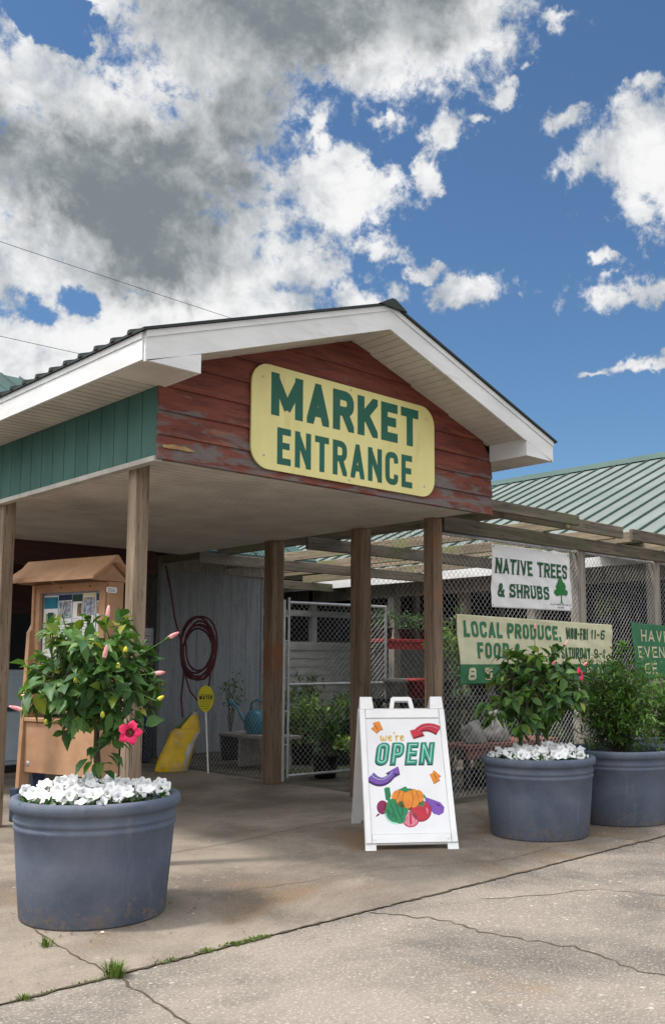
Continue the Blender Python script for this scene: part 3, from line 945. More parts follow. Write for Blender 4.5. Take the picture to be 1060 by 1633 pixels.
FH = 0.205
for sgn in (-1, 1):                           # raking fascia boards on the front
    xe = XP + sgn * (XP + EV)
    b = MB()
    for y0, y1, h0, off in ((-OV, -OV + .022, FH, 0), (-OV - .010, -OV - .0005, 0.045, 0)):   # board and drip edge
        pts = [(XP, ZP - off), (xe, ZE - off), (xe, ZE - h0), (XP, ZP - h0)]
        f = [(x, y0, z) for x, z in pts] + [(x, y1, z) for x, z in pts]
        b.hexa([f[3], f[2], f[6], f[7], f[0], f[1], f[5], f[4]])
    b.build('rake_fascia', 'white', canopy)
    b = MB()                                  # eave fascia down the side
    xo = -EV if sgn < 0 else CW + EV
    b.box(xo - .011 if sgn < 0 else xo - .011, -OV + .023, ZE - FH + .012, xo + .011, 8.0, ZE - .005)
    b.box(xo - .018 if sgn < 0 else xo + .0115, -OV + .023, ZE - .05, xo - .0115 if sgn < 0 else xo + .018, 8.0, ZE - .008)
    b.build('eave_fascia', 'white', canopy)
    b = MB()                                  # boxed eave soffit, ribbed across
    xa, xb = (-EV + .012, -.004) if sgn < 0 else (CW + .004, CW + EV - .012)
    zs = ZE - FH + .018
    y = -OV + .023
    while y < 8.0:
        b.box(xa, y, zs, xb, y + .084, zs + .012)
        b.box(xa, y + .084, zs + .018, xb, y + .10, zs + .026)
        y += .10
    b.build('eave_soffit', 'soffit', canopy)
    b = MB()                                  # return that closes the boxed eave at the gable
    xi = 0.02 if sgn < 0 else CW - .02
    zi = rt(xi) - FH
    y0 = -OV + .0225
    x0_, x1_ = (-EV + .012, xi) if sgn < 0 else (xi, CW + EV - .012)
    zl = rt(x0_) - FH - .004
    zr = rt(x1_) - FH - .004
    zb = ZE - FH + .008
    zl, zr = max(zl, zb + .004), max(zr, zb + .004)
    # front board butts under the raking fascia, side board closes the inner end
    b.hexa([(x0_, -OV, zb), (x1_, -OV, zb), (x1_, y0, zb), (x0_, y0, zb), (x0_, -OV, zl), (x1_, -OV, zr), (x1_, y0, zr), (x0_, y0, zl)])
    xs = (xi - .02, xi) if sgn < 0 else (xi, xi + .02)
    zt = rt(xi) - FH + .035
    b.box(xs[0], y0 + .001, zb, xs[1], -.03, zt)
    b.box(min(x0_, x1_) + (0.0 if sgn < 0 else .021), y0 + .001, zb + .002, max(x0_, x1_) - (.021 if sgn < 0 else 0), -.03, zb + .008, 1)
    b.build('eave_return', ['white', 'soffit'], canopy)
    b = MB()                                  # raking soffit, boards run across the overhang
    n = 24
    for k in range(n):
        u0, u1 = k / n, (k + .90) / n
        xs0, xs1 = XP + (xi - XP) * u0, XP + (xi - XP) * u1
        for (q0, q1, dz) in ((xs0, xs1, 0.0), (xs1, XP + (xi - XP) * (k + 1) / n, .007)):
            z0, z1 = rt(q0) - FH + .02 + dz, rt(q1) - FH + .02 + dz
            lo = [(q0, y0 + .001, z0), (q1, y0 + .001, z1), (q1, .0, z1), (q0, .0, z0)]
            hi = [(x, y, z + .01) for x, y, z in lo]
            if sgn < 0:
                lo, hi = [lo[1], lo[0], lo[3], lo[2]], [hi[1], hi[0], hi[3], hi[2]]
            b.hexa(lo + hi)
    b.build('rake_soffit', 'soffit', canopy)

b = MB()                                      # red lap boards of the gable
zc_, ch = CZ - .04, 0.178
k = 0
while zc_ < 4.2:
    z0, z1 = zc_, min(zc_ + ch, 4.185)
    def span(z):
        zz = z + FH - .02
        if zz <= rt(0):
            return (-.02, CW + .02)
        hw = (ZP - zz) / (ZP - ZE) * (XP + EV)
        return (XP - hw, XP + hw)
    a0, a1 = span(z0)
    c0, c1 = span(z1)
    if a1 - a0 > .05:
        c0, c1 = min(c0, XP), max(c1, XP)
        b.hexa([(a0, -.030, z0), (a1, -.030, z0), (a1, .02, z0), (a0, .02, z0), (c0, -.012, z1), (c1, -.012, z1), (c1, .02, z1), (c0, .02, z1)])
    zc_ += ch
    k += 1
b.build('gable_siding', M['red'], canopy)
b = MB()
b.box(.0, .0215, CZ + .003, CW, .05, 3.5)
b.build('gable_backing', 'black', canopy)
# knot-hole patch where the corner paint has gone
b = MB()
b.prism([(.012, 2.982), (.05, 2.986), (.10, 2.996), (.15, 2.990), (.19, 2.994), (.25, 2.981), (.285, 2.970), (.21, 2.962), (.13, 2.966), (.07, 2.960), (.012, 2.964)], lambda a, c, d: (a, d, c), -.0335, -.0300)
b.build('bare_patch', mat("bare_wood", (0.42, 0.28, 0.12), (0.30, 0.18, 0.08), scale=14), canopy)

for sgn in (-1, 1):                           # grooved green side panels
    b = MB()
    y, r = 0.0, random.Random(3)
    x = -.021 if sgn < 0 else CW + .021
    while y < CD_ - .01:
        wv = min(.202, CD_ - y)
        zb_ = CZ - .02 if sgn < 0 else CZ + .015
        b.box(min(x, x - sgn * .018), y + .004, zb_, max(x, x - sgn * .018), y + wv - .004, ZE - FH + .016)
        b.box(min(x - sgn * .010, x - sgn * .018), y - .004, zb_ + .002, max(x - sgn * .010, x - sgn * .018), y + .004, ZE - FH + .016, 1)
        y += .202
    b.build('side_siding', ['green_siding', 'print_deep'], canopy)
    if sgn > 0:
        continue
    b = MB()
    b.box(x + sgn * .001, 0.0, CZ - .055, x + sgn * .016, CD_, CZ - .018)
    b.box(x - sgn * .05, 0.0, CZ - .056, x + sgn * .0005, CD_, CZ - .024)
    b.build('side_trim', mat('dull_trim', (0.47, 0.45, 0.41), (0.36, 0.34, 0.31), scale=4), canopy)

b = MB()                                      # ribbed ceiling
y = 0.0
while y < CD_:
    b.box(.03, y, CZ, CW - .03, y + .086, CZ + .014)
    b.box(.03, y + .086, CZ + .020, CW - .03, y + .102, CZ + .028)
    y += .102
b.build('ceiling', 'soffit', canopy)
b = MB()
b.box(-.02, CD_ + .002, 2.62, 3.25, CD_ + .10, CZ + .02)
b.build('back_header', 'dark_wall', canopy)

POSTS = [(0.095, 0.42, .114, 'post'), (0.07, 2.68, .114, 'post'), (CW - .03, .72, .14, 'post_brown'), (CW - .03, 1.80, .165, 'post_brown'), (CW - .03, 3.34, .175, 'post_brown')]
for (px, py, w, mt) in POSTS:
    b = MB()
    b.bbox(px - w / 2, py - w / 2, 0.002, px + w / 2, py + w / 2, CZ - .002, .006)
    b.build('post', mt, canopy, (0, 0, 0))

# ---------------------------------------------------------------- big sign on the gable
sx0, sx1, sz0, sz1 = 0.775, 2.87, 2.935, 3.775
sign = thing('entrance_sign', 'pale yellow rounded sign reading MARKET ENTRANCE on the red gable', 'sign', (1.82, -.04, 2.935))
def rrect(x0, z0, x1, z1, r, n=8):
    out = []
    for cx_, cz_, a in ((x1 - r, z0 + r, -90), (x1 - r, z1 - r, 0), (x0 + r, z1 - r, 90), (x0 + r, z0 + r, 180)):
        for q in range(n + 1):
            t_ = radians(a + 90 * q / n)
            out.append((cx_ + r * cos(t_), cz_ + r * sin(t_)))
    return out
fs = lambda a, c, d: (a, -d, c)
b = MB()
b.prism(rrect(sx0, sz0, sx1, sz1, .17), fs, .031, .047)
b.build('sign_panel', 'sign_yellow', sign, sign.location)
for (x, z) in ((.885, 3.66), (1.82, 3.745), (2.76, 3.66), (.90, 3.04), (1.80, 2.965), (2.73, 3.03)):
    b = MB()
    b.lathe([(0.0001, .003), (.009, .003), (.011, 0)], (0, 0, 0), 10)
    b.v = [(x + vx, -.0472 - vz, z + vy) for vx, vy, vz in b.v]
    b.build('screw', 'galv', sign, sign.location)
b = MB()
fit_text(b, 'MARKET', .965, 2.655, 3.375, .345, .082, .042, fs, d=.0478, rad=.5)
b.build('upper_lettering', 'sign_green', sign, sign.location)
b = MB()
fit_text(b, 'ENTRANCE', 1.03, 2.57, 2.99, .295, .054, .042, fs, d=.0478, rad=.5)
b.build('lower_lettering', 'sign_green', sign, sign.location)

# ---------------------------------------------------------------- main building behind the canopy
mainb = thing('main_building', 'long dark boarded market building with green metal roof behind the canopy', 'building', (-2, 7.2, 0))
O = mainb.location
b = MB()
z = 0.0
while z < 3.2:
    b.hexa([(-14, 7.17, z), (4.30, 7.17, z), (4.30, 7.24, z), (-14, 7.24, z), (-14, 7.195, z + .16), (4.30, 7.195, z + .16), (4.30, 7.24, z + .16), (-14, 7.24, z + .16)])
    z += .16
b.box(-14, 7.25, 0, 4.3, 7.4, 3.2)
b.build('wall', 'dark_wall', mainb, O)
b = MB()
ye, ze_, yr, zr_ = 5.45, 2.98, 14.0, 7.55
b.hexa([(-16, ye, ze_), (6.2, ye, ze_), (6.2, yr, zr_), (-16, yr, zr_), (-16, ye, ze_ + .04), (6.2, ye, ze_ + .04), (6.2, yr, zr_ + .04), (-16, yr, zr_ + .04)])
b.hexa([(-16, yr, zr_), (6.2, yr, zr_), (6.2, 22, 3.2), (-16, 22, 3.2), (-16, yr, zr_ + .04), (6.2, yr, zr_ + .04), (6.2, 22, 3.24), (-16, 22, 3.24)])
x = -16
while x < 6.2:
    b.hexa([(x, ye, ze_ + .04), (x + .03, ye, ze_ + .04), (x + .03, yr, zr_ + .04), (x, yr, zr_ + .04), (x, ye, ze_ + .08), (x + .03, ye, ze_ + .08), (x + .03, yr, zr_ + .08), (x, yr, zr_ + .08)], 1)
    x += .42
b.build('roof', ['teal_roof', 'green_rib'], mainb, O)
b = MB()
b.box(-14, 21, 0, 4.3, 21.2, 3.2)
b.box(-14, 7.41, 0, -13.8, 20.99, 3.2)
b.build('rear_wall', 'dark_wall', mainb, O)
b = MB()
b.box(-.9, 7.12, .02, 1.2, 7.165, 2.12)
b.box(1.9, 7.13, .9, 3.1, 7.165, 2.1)
b.build('doorway_shade_panel', 'black', mainb, O)  # flat panels on the wall, coloured black for the shade of openings

shed = thing('grey_shed', 'grey vertical boarded shed wall behind the fence with the hose', 'shed', (5.3, 7.0, 0))
O = shed.location
b = MB()
x, k = 4.72, 0
while x < 6.28:
    b.box(x + .004, 7.0, 0.02, x + .316, 7.03, 3.02)
    x += .32
b.box(4.34, 7.031, 0, 6.30, 7.06, 3.02)
b.box(6.30, 7.0, 0, 6.36, 10.5, 3.02)
b.box(4.34, 10.5, 0, 6.36, 10.56, 3.02)
b.build('wall', 'grey_wall', shed, O)
b = MB()
b.box(4.345, 6.975, 0.01, 4.715, 7.03, 3.0)
b.build('corner_board', 'grey_wall', shed, O)
b = MB()
b.box(4.33, 6.95, 2.86, 6.38, 6.998, 3.08)
b.hexa([(4.25, 6.7, 3.09), (6.45, 6.7, 3.09), (6.45, 10.8, 3.5), (4.25, 10.8, 3.5), (4.25, 6.7, 3.15), (6.45, 6.7, 3.15), (6.45, 10.8, 3.56), (4.25, 10.8, 3.56)], 1)
b.build('header', ['post_grey', 'dark_roof'], shed, O)

# open-fronted nursery shed with white posts and rails
nurs = thing('nursery_shed', 'open nursery shed with white posts, rails and low white wall behind the gate', 'shed', (10, 9, 0))
O = nurs.location
b = MB()
z = 0.0
while z < 1.68:
    b.hexa([(6.5, 9.0, z), (16.5, 9.0, z), (16.5, 9.08, z), (6.5, 9.08, z), (6.5, 9.015, z + .165), (16.5, 9.015, z + .165), (16.5, 9.08, z + .165), (6.5, 9.08, z + .165)])
    z += .168
b.box(6.5, 8.985, 1.68, 16.5, 9.10, 1.73)
b.build('low_wall', 'white_paint', nurs, O)
x = 6.0
while x < 16.4:
    b = MB()
    x = max(x, 6.505)
    b.box(x, 8.99, 1.732, x + .13, 9.10, 3.08)
    b.build('post', 'white_paint', nurs, O)
    x = {6.505: 7.60}.get(x, x + 1.55)
b = MB()
b.box(6.5, 8.975, 2.36, 16.5, 8.988, 2.48)
b.build('rail', 'white_paint', nurs, O)
b = MB()
b.box(6.5, 8.96, 3.085, 16.5, 9.11, 3.32)
b.build('header', 'beam_x', nurs, O)
b = MB()
b.hexa([(6.45, 8.5, 3.33), (16.6, 8.5, 3.33), (16.6, 13.5, 4.2), (6.45, 13.5, 4.2), (6.45, 8.5, 3.38), (16.6, 8.5, 3.38), (16.6, 13.5, 4.25), (6.45, 13.5, 4.25)])
b.build('roof', 'galv', nurs, O)
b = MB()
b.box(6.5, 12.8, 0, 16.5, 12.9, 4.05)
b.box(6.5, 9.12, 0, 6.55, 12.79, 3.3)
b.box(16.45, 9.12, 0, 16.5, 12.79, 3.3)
b.build('interior_shade_walls', 'black', nurs, O)  # walls coloured black to stand for the shade inside the shed

# big green metal roof to the right
barn = thing('green_roofed_barn', 'large open barn with pale green standing seam metal roof', 'barn', (15, 6, 0))
O = barn.location
b = MB()
XR, ZR, XE, ZEV = 16.0, 6.05, 8.9, 3.0
Y0, Y1 = -4.0, 24.0
def rb(x, y, dz=0):
    return (x, y, ZR + (ZEV - ZR) * (XR - x) / (XR - XE) + dz)
b.hexa([rb(XE, Y0), rb(XR, Y0), rb(XR, Y1), rb(XE, Y1), rb(XE, Y0, .03), rb(XR, Y0, .03), rb(XR, Y1, .03), rb(XE, Y1, .03)])
b.hexa([(XR, Y0, ZR), (23.1, Y0, ZEV), (23.1, Y1, ZEV), (XR, Y1, ZR), (XR, Y0, ZR + .03), (23.1, Y0, ZEV + .03), (23.1, Y1, ZEV + .03), (XR, Y1, ZR + .03)])
y = Y0
while y < Y1:
    b.hexa([rb(XE, y, .03), rb(XR, y, .03), rb(XR, y + .028, .03), rb(XE, y + .028, .03), rb(XE, y, .07), rb(XR, y, .07), rb(XR, y + .025, .07), rb(XE, y + .025, .07)], 1)
    y += .43
rf = b.build('roof', ['green_roof', 'green_rib'], barn, O)
b = MB()
b.hexa([(XR - .2, Y0, ZR - .02), (XR + .2, Y0, ZR - .02), (XR + .2, Y1, ZR - .02), (XR - .2, Y1, ZR - .02), (XR - .03, Y0, ZR + .14), (XR + .03, Y0, ZR + .14), (XR + .03, Y1, ZR + .14), (XR - .03, Y1, ZR + .14)])
b.build('ridge_cap', 'green_rib', rf, O)
b = MB()
b.box(XE - .09, Y0, ZEV - .13, XE - .004, Y1, ZEV + .02)
b.build('gutter', 'white', barn, O)
b = MB()
b.box(XE + .25, Y0, ZEV - .35, XE + .33, Y1, ZEV - .06)
b.build('eave_beam', 'post_grey', barn, O)
for y in (-3, 0.2, 3.4, 6.6, 15, 20):
    b = MB()
    b.box(XE + .2, y, 0, XE + .38, y + .16, ZEV - .352)
    b.build('post', 'post_grey', barn, O)
b = MB()
b.box(15.9, Y0, 0, 16, Y1, 6.0)
b.build('barn_shade_sheet', 'black', barn, O)  # black sheet added in place of the shade under the barn roof

# ---------------------------------------------------------------- pergola over the nursery yard
perg = thing('pergola', 'weathered grey timber pergola carrying beams over the fenced yard', 'pergola', (6.5, .75, 0))
O = perg.location
def pbeam(x0, y0, z0, x1, y1, z1, m):
    b = MB()
    b.bbox(x0, y0, z0, x1, y1, z1, .006)
    return b.build('beam', m, perg, O)
pbeam(3.80, .66, 2.80, 14.0, .705, 2.955, 'beam_x')
pbeam(3.80, .845, 2.80, 14.0, .89, 2.955, 'beam_x')
pbeam(3.77, .36, 2.962, 6.80, .41, 3.105, 'beam_x')
pbeam(7.02, .36, 2.962, 12.0, .41, 3.105, 'beam_x')
pbeam(3.77, .20, 2.985, 5.6, .26, 3.10, 'beam_x')
for x in (4.35, 5.55, 6.70, 7.15, 8.3, 9.5):
    pbeam(x, .30 if x < 6 else .44, 2.958, x + .045, 8.3, 3.095, 'beam_y')
for y in (2.9, 5.2, 8.0):
    pbeam(3.85, y, 2.80, 9.8, y + .045, 2.955, 'beam_x')
for (x, y) in ((6.40, .775), (8.22, .775), (10.1, .775), (9.5, 5.2), (9.5, 8.0)):
    b = MB()
    b.bbox(x - .075, y - .068, 0.002, x + .075, y + .068, 2.797 if y > 1 else 2.95, .008)
    b.build('post', 'post_grey', perg, O)
b = MB()
b.hexa([(7.3, .95, 3.10), (9.2, .95, 3.10), (9.2, 2.0, 3.10), (7.3, 2.0, 3.10), (7.3, .95, 3.115), (9.2, .95, 3.115), (9.2, 2.0, 3.115), (7.3, 2.0, 3.115)])
b.build('cover_sheet', 'white', perg, O)

# ---------------------------------------------------------------- chain link
def chain(mb, w, h, r, fn, pitch=.0735, mi=None):
    """two families of crossing wires over a w x h panel; fn(a, b, d) -> 3D"""
    for fam in (0, 1):
        k = -h
        while k < w:
            a0, b0, a1, b1 = k, 0.0, k + h, h
            if a0 < 0:
                b0, a0 = -a0, 0.0
            if a1 > w:
                b1, a1 = h - (a1 - w), w
            if b1 > b0:
                q0, q1 = (a0, b0), (a1, b1)
                if fam:
                    q0, q1 = (w - a0, b0), (w - a1, b1)
                d = (r * 0.9) * (1 if fam else -1)
                P0, P1 = Vector(fn(q0[0], q0[1], d)), Vector(fn(q1[0], q1[1], d))
                mb.tube([P0, P1], r, 3, mi, cap=False)
            k += pitch


WR = .0021
fence = thing('chain_link_fence', 'long chain link fence panel carrying the three banners beside the potted trees', 'fence', (6.5, .735, 0), group='chain link fence runs')
b = MB()
chain(b, 7.0, 2.74, WR, lambda a, c, d: (3.80 + a, .735 + d, .05 + c))
b.build('wire_mesh', 'wire', fence, fence.location)
b = MB()
b.tube([(3.80, .75, 2.785), (10.8, .75, 2.785)], .016, 8)
b.build('top_rail', 'galv', fence, fence.location)
fence2 = thing('chain_link_fence', 'narrow chain link panel between the two brown posts right of the gate', 'fence', (CW + .04, 1.25, 0), group='chain link fence runs')
b = MB()
chain(b, .94, 2.80, WR, lambda a, c, d: (CW + .045 + d, .79 + a, .05 + c))
b.build('wire_mesh', 'wire', fence2, fence2.location)
fence3 = thing('chain_link_fence', 'chain link run in front of the grey boards, hung with a red hose', 'fence', (CW + .04, 5.1, 0), group='chain link fence runs')
b = MB()
chain(b, 3.5, 2.80, WR, lambda a, c, d: (CW + .045 + d, 3.42 + a, .04 + c))
b.build('wire_mesh', 'wire', fence3, fence3.location)
b = MB()
b.tube([(CW + .06, 6.95, 0), (CW + .06, 6.95, 2.85)], .024, 8)
b.build('end_post', 'galv', fence3, fence3.location)

gate = thing('chain_link_gate', 'open chain link gate on galvanised pipe frame hinged to brown post', 'gate', (3.80, 3.26, 0), atan2(-.13, 1.66))
b = MB()
GW, G0, G1 = 1.62, .06, 2.17
def pipe(pts, r=.019):
    b.tube(pts, r, 8)
pipe([(.06, 0, G0), (.06, 0, G1 + .06)])
pipe([(GW, 0, G0), (GW, 0, G1 + .02)])
pipe([(.06, 0, G0 + .02), (GW, 0, G0 + .02)])
pipe([(.06, 0, G1), (GW, 0, G1)])
pipe([(.06, 0, 1.17), (GW, 0, 1.17)])
b.build('pipe_frame', 'galv', gate)
b = MB()
b.tube([(-.01, 0, .02), (-.01, 0, 2.2)], .022, 8)
for z in (.45, .85, 1.25, 1.7, 2.0):
    b.tube([(-.01, 0, z), (.06, 0, z)], .012, 6)
b.build('hinge_post', 'galv', gate)
b = MB()
chain(b, GW - .08, G1 - G0 - .02, WR, lambda a, c, d: (.07 + a, d, G0 + .02 + c))
b.build('wire_mesh', 'wire', gate)

# ---------------------------------------------------------------- banners
def cloth(mb, c, nx, ny, fn, mi=None, sag=.012, seed=1, split=None):
    """c: four corners (a, b): lower left, lower right, upper right, upper left"""
    rows = []
    for jy in range(ny + 1):
        v = jy / ny
        row = []
        for ix in range(nx + 1):
            u = ix / nx
            a = (c[0][0] * (1 - u) + c[1][0] * u) * (1 - v) + (c[3][0] * (1 - u) + c[2][0] * u) * v
            bb = (c[0][1] * (1 - u) + c[1][1] * u) * (1 - v) + (c[3][1] * (1 - u) + c[2][1] * u) * v
            row.append(fn(a, bb, wave(u, v, sag, seed)))
        rows.append(row)
    old = mb.smooth
    mb.smooth = True
    i = len(mb.f)
    mb.grid(rows)
    if split is not None:
        for q in range(i, len(mb.f)):
            if (q - i) // nx < split:
                mb.mi[q] = 1
    mb.smooth = old


def wave(u, v, sag, seed):
    return sag * (0.6 + mnoise.noise(Vector((u * 3.1 + seed * 7, v * 1.7, seed))) * 0.9 + .55 * mnoise.noise(Vector((u * 9 + v * 5 + seed, v * 3 - u * 4, seed))))


def bil(c, u, v):
    return ((c[0][0] * (1 - u) + c[1][0] * u) * (1 - v) + (c[3][0] * (1 - u) + c[2][0] * u) * v,
            (c[0][1] * (1 - u) + c[1][1] * u) * (1 - v) + (c[3][1] * (1 - u) + c[2][1] * u) * v)


def banner_map(c, W_, H_, sag, seed, y):
    def fn(a, bb, d):
        u, v = a / W_, bb / H_
        x, z = bil(c, u, v)
        return (x, y - wave(u, v, sag, seed) - d, z)
    return fn


BY = .715
# white banner
cn = [(4.62, 2.04), (6.16, 2.05), (6.11, 2.745), (4.64, 2.74)]
nb = thing('banner', 'white banner reading NATIVE TREES & SHRUBS hung on the fence', 'banner', (5.27, BY, 2.02), group='banners on the chain link fence')
b = MB()
cloth(b, cn, 90, 40, lambda a, c, d: (a, BY - d, c), sag=.02, seed=2)
o = b.build('cloth', 'banner_white', nb, nb.location)
mod = o.modifiers.new('thickness', 'SOLIDIFY'); mod.thickness = .0015; mod.offset = -1
f1 = banner_map(cn, 1.5, .68, .02, 2, BY)
b = MB()
def fine_text(mb, s, x0, x1, y, h, t, gap, fn, **kw):
    """lettering that follows a rippled cloth closely enough because every letter is made of short faces"""
    fit_text(mb, s, x0, x1, y, h, t, gap, fn, **kw)
fine_text(b, 'NATIVE TREES', .065, 1.43, .37, .165, .031, .024, f1, cut=.02, d=.0055, serif=.014, space=.75)
fine_text(b, '& SHRUBS', .105, 1.045, .115, .15, .031, .024, f1, cut=.02, d=.0055, serif=.013, space=.55)
b.build('lettering', 'print_dkgreen', nb, nb.location)
b = MB()
r = random.Random(4)
for (cx_, cy_, rx_, ry_) in ((1.27, .235, .085, .06), (1.24, .28, .06, .05), (1.31, .285, .065, .05), (1.275, .335, .05, .04), (1.20, .205, .055, .04), (1.35, .215, .055, .04)):
    pts = [(x * (1) + r.uniform(-.007, .007), y + r.uniform(-.007, .007)) for x, y in ellipse(cx_, cy_, rx_, ry_, 16)]
    b.face([f1(x, y, .006 + .0004 * cx_) for x, y in pts])
for k, q in enumerate([[(1.263, .09), (1.287, .09), (1.281, .19), (1.269, .19)], [(1.24, .085), (1.31, .085), (1.31, .092), (1.24, .092)]]):
    b.face([f1(x, y, .0056 + .0005 * k) for x, y in q])
b.build('tree_emblem', 'print_tree', nb, nb.location)
b = MB()
r = random.Random(8)
for (x0, x1, y) in ((1.06, 1.46, .062), (1.20, 1.33, .028)):
    x = x0
    while x < x1:
        w = r.uniform(.008, .02)
        b.face([f1(x, y, .006), f1(x + w, y, .004), f1(x + w, y + .015, .004), f1(x, y + .015, .004)])
        x += w + r.choice((.005, .006, .018))
b.build('small_print', 'ink', nb, nb.location)
for (x, y) in ((.025, .025), (1.475, .025), (.025, .655), (1.475, .655)):
    b = MB()
    b.face([f1(px, py, .005) for px, py in ellipse(x, y, .012, .012, 10)])
    b.build('grommet', 'galv', nb, nb.location)

# cream and green banner
cl = [(4.08, 1.21), (7.00, 1.22), (7.02, 1.91), (4.03, 1.945)]
lb = thing('banner', 'cream and green banner reading LOCAL PRODUCE with opening hours', 'banner', (5.4, BY, 1.22), group='banners on the chain link fence')
b = MB()
cloth(b, cl, 150, 42, lambda a, c, d: (a, BY - d, c), sag=.025, seed=5, split=12)
o = b.build('cloth', ['banner_cream', 'banner_green'], lb, lb.location)
mod = o.modifiers.new('thickness', 'SOLIDIFY'); mod.thickness = .0015; mod.offset = -1
f2 = banner_map(cl, 2.9, .70, .025, 5, BY)
b = MB()
fine_text(b, 'LOCAL PRODUCE,', .10, 1.82, .475, .165, .036, .028, f2, cut=.02, d=.0055)
fine_text(b, 'FOOD & ', .29, 1.12, .26, .165, .036, .034, f2, cut=.02, d=.0055)
b.build('headline_lettering', 'banner_green', lb, lb.location)
b = MB()
fine_text(b, 'MON-FRI', 1.93, 2.37, .495, .135, .024, .016, f2, cut=.02, d=.0055)
fine_text(b, 'SATURDAY', 1.80, 2.41, .262, .135, .024, .014, f2, cut=.02, d=.0055)
text(b, '11-6', 2.44, .505, .085, .118, .020, .030, f2, cut=.02, d=.0055)
text(b, '9-1', 2.50, .268, .085, .118, .021, .034, f2, cut=.02, d=.0055)
b.build('hours_lettering', 'print_dkgreen', lb, lb.location)
b = MB()
text(b, '8 5', .12, .04, .13, .125, .032, .02, f2, cut=.02, d=.0055, space=1.0)
text(b, '5 11', 2.33, .05, .11, .115, .03, .04, f2, cut=.02, d=.0055, space=.7)
b.build('phone_lettering', 'banner_cream', lb, lb.location)

# green banner running out of the picture on the right
ch_ = [(7.58, 1.22), (9.43, 1.24), (9.43, 1.91), (7.51, 1.955)]
hb = thing('banner', 'green banner with pale serif lettering HAVE EVENT at the right edge', 'banner', (8.3, BY, 1.23), group='banners on the chain link fence')
b = MB()
cloth(b, ch_, 100, 40, lambda a, c, d: (a, BY - d, c), sag=.02, seed=9)
o = b.build('cloth', 'banner_green', hb, hb.location)
mod = o.modifiers.new('thickness', 'SOLIDIFY'); mod.thickness = .0015; mod.offset = -1
f3 = banner_map(ch_, 1.9, .70, .02, 9, BY)
b = MB()
text(b, 'HAVE', .22, .475, .135, .145, .024, .05, f3, cut=.02, d=.0055, serif=.012)
text(b, 'EVENT', .10, .265, .135, .145, .024, .05, f3, cut=.02, d=.0055, serif=.012)
text(b, 'CE', .25, .055, .135, .145, .024, .05, f3, cut=.02, d=.0055, serif=.012)
b.build('lettering', 'banner_cream', hb, hb.location)

# ---------------------------------------------------------------- foliage
def leaf(mb, base, d, up, L, Wd, fold=.25, droop=.3, mi=None):
    """pointed leaf of six quads, creased along the midrib and drooping"""
    d = d.normalized()
    sv = d.cross(up)
    sv = sv.normalized() if sv.length > 1e-4 else d.orthogonal().normalized()
    n_ = sv.cross(d).normalized()
    mid, lf, rt_ = [], [], []
    for u, w in ((0, .04), (.28, .85), (.6, .9), (1.0, .02)):
        p = base + d * (L * u) - n_ * (droop * L * u * u) * 0.6 - Vector((0, 0, droop * L * u * u * 0.6))
        mid.append(p)
        e = n_ * (fold * Wd * w)
        lf.append(p + sv * (Wd * w * .5) + e)
        rt_.append(p - sv * (Wd * w * .5) + e)
    i = len(mb.v)
    for k in range(4):
        mb.v.extend((tuple(lf[k]), tuple(mid[k]), tuple(rt_[k])))
    for k in range(3):
        a = i + k * 3
        for q in ((a, a + 1, a + 4, a + 3), (a + 1, a + 2, a + 5, a + 4)):
            mb.f.append(q)
            mb.mi.append(mb.cur if mi is None else mi)
            mb.sm.append(True)


def rdir(r):
    while True:
        v = Vector((r.uniform(-1, 1), r.uniform(-1, 1), r.uniform(-1, 1)))
        if .05 < v.length < 1:
            return v.normalized()


def bloom(mb, p, d, R_, mp=0, me=1, n=5):
    """open five-petalled hibiscus with a dark eye and a stamen column"""
    d = d.normalized()
    a = d.orthogonal().normalized()
    c = d.cross(a)
    for k in range(n):
        t0 = 2 * pi * k / n
        rows = []
        for s, w, hh in ((.06, .06, -.25), (.40, .34, .02), (.74, .60, .12), (.95, .52, .08), (1.04, .26, .02)):
            row = []
            for q in (-1, -.5, 0, .5, 1):
                ang = t0 + q * w * 1.25 / max(s, .3) * .62
                rr = R_ * s * (1 - .10 * abs(q) + .04 * sin(q * 9 + k))
                row.append(p + (a * cos(ang) + c * sin(ang)) * rr + d * (R_ * (hh + .05 * sin(q * 5 + k * 2) - .05 * (k % 2))))
            rows.append(row)
        mb.smooth = True
        i0 = len(mb.f)
        mb.grid(rows, False, mp)
        for q in range(i0, i0 + 4):
            mb.mi[q] = me
    mb.tube([p - d * R_ * .2, p + d * R_ * .55, p + d * R_ * .95 + Vector((0, 0, .1 * R_))], [R_ * .05, R_ * .045, R_ * .03], 6, me)


def bud(mb, p, d, L, r0, mb_i=0, cal=1):
    d = d.normalized()
    mb.tube([p - d * L * .1, p + d * L * .12, p + d * L * .4, p + d * L * .72, p + d * L * .94, p + d * L], [r0 * .5, r0 * .85, r0, r0 * .8, r0 * .4, r0 * .1], 7, mb_i)
    mb.tube([p - d * L * .28, p, p + d * L * .16], [r0 * .25, r0 * .9, r0 * .95], 7, cal)


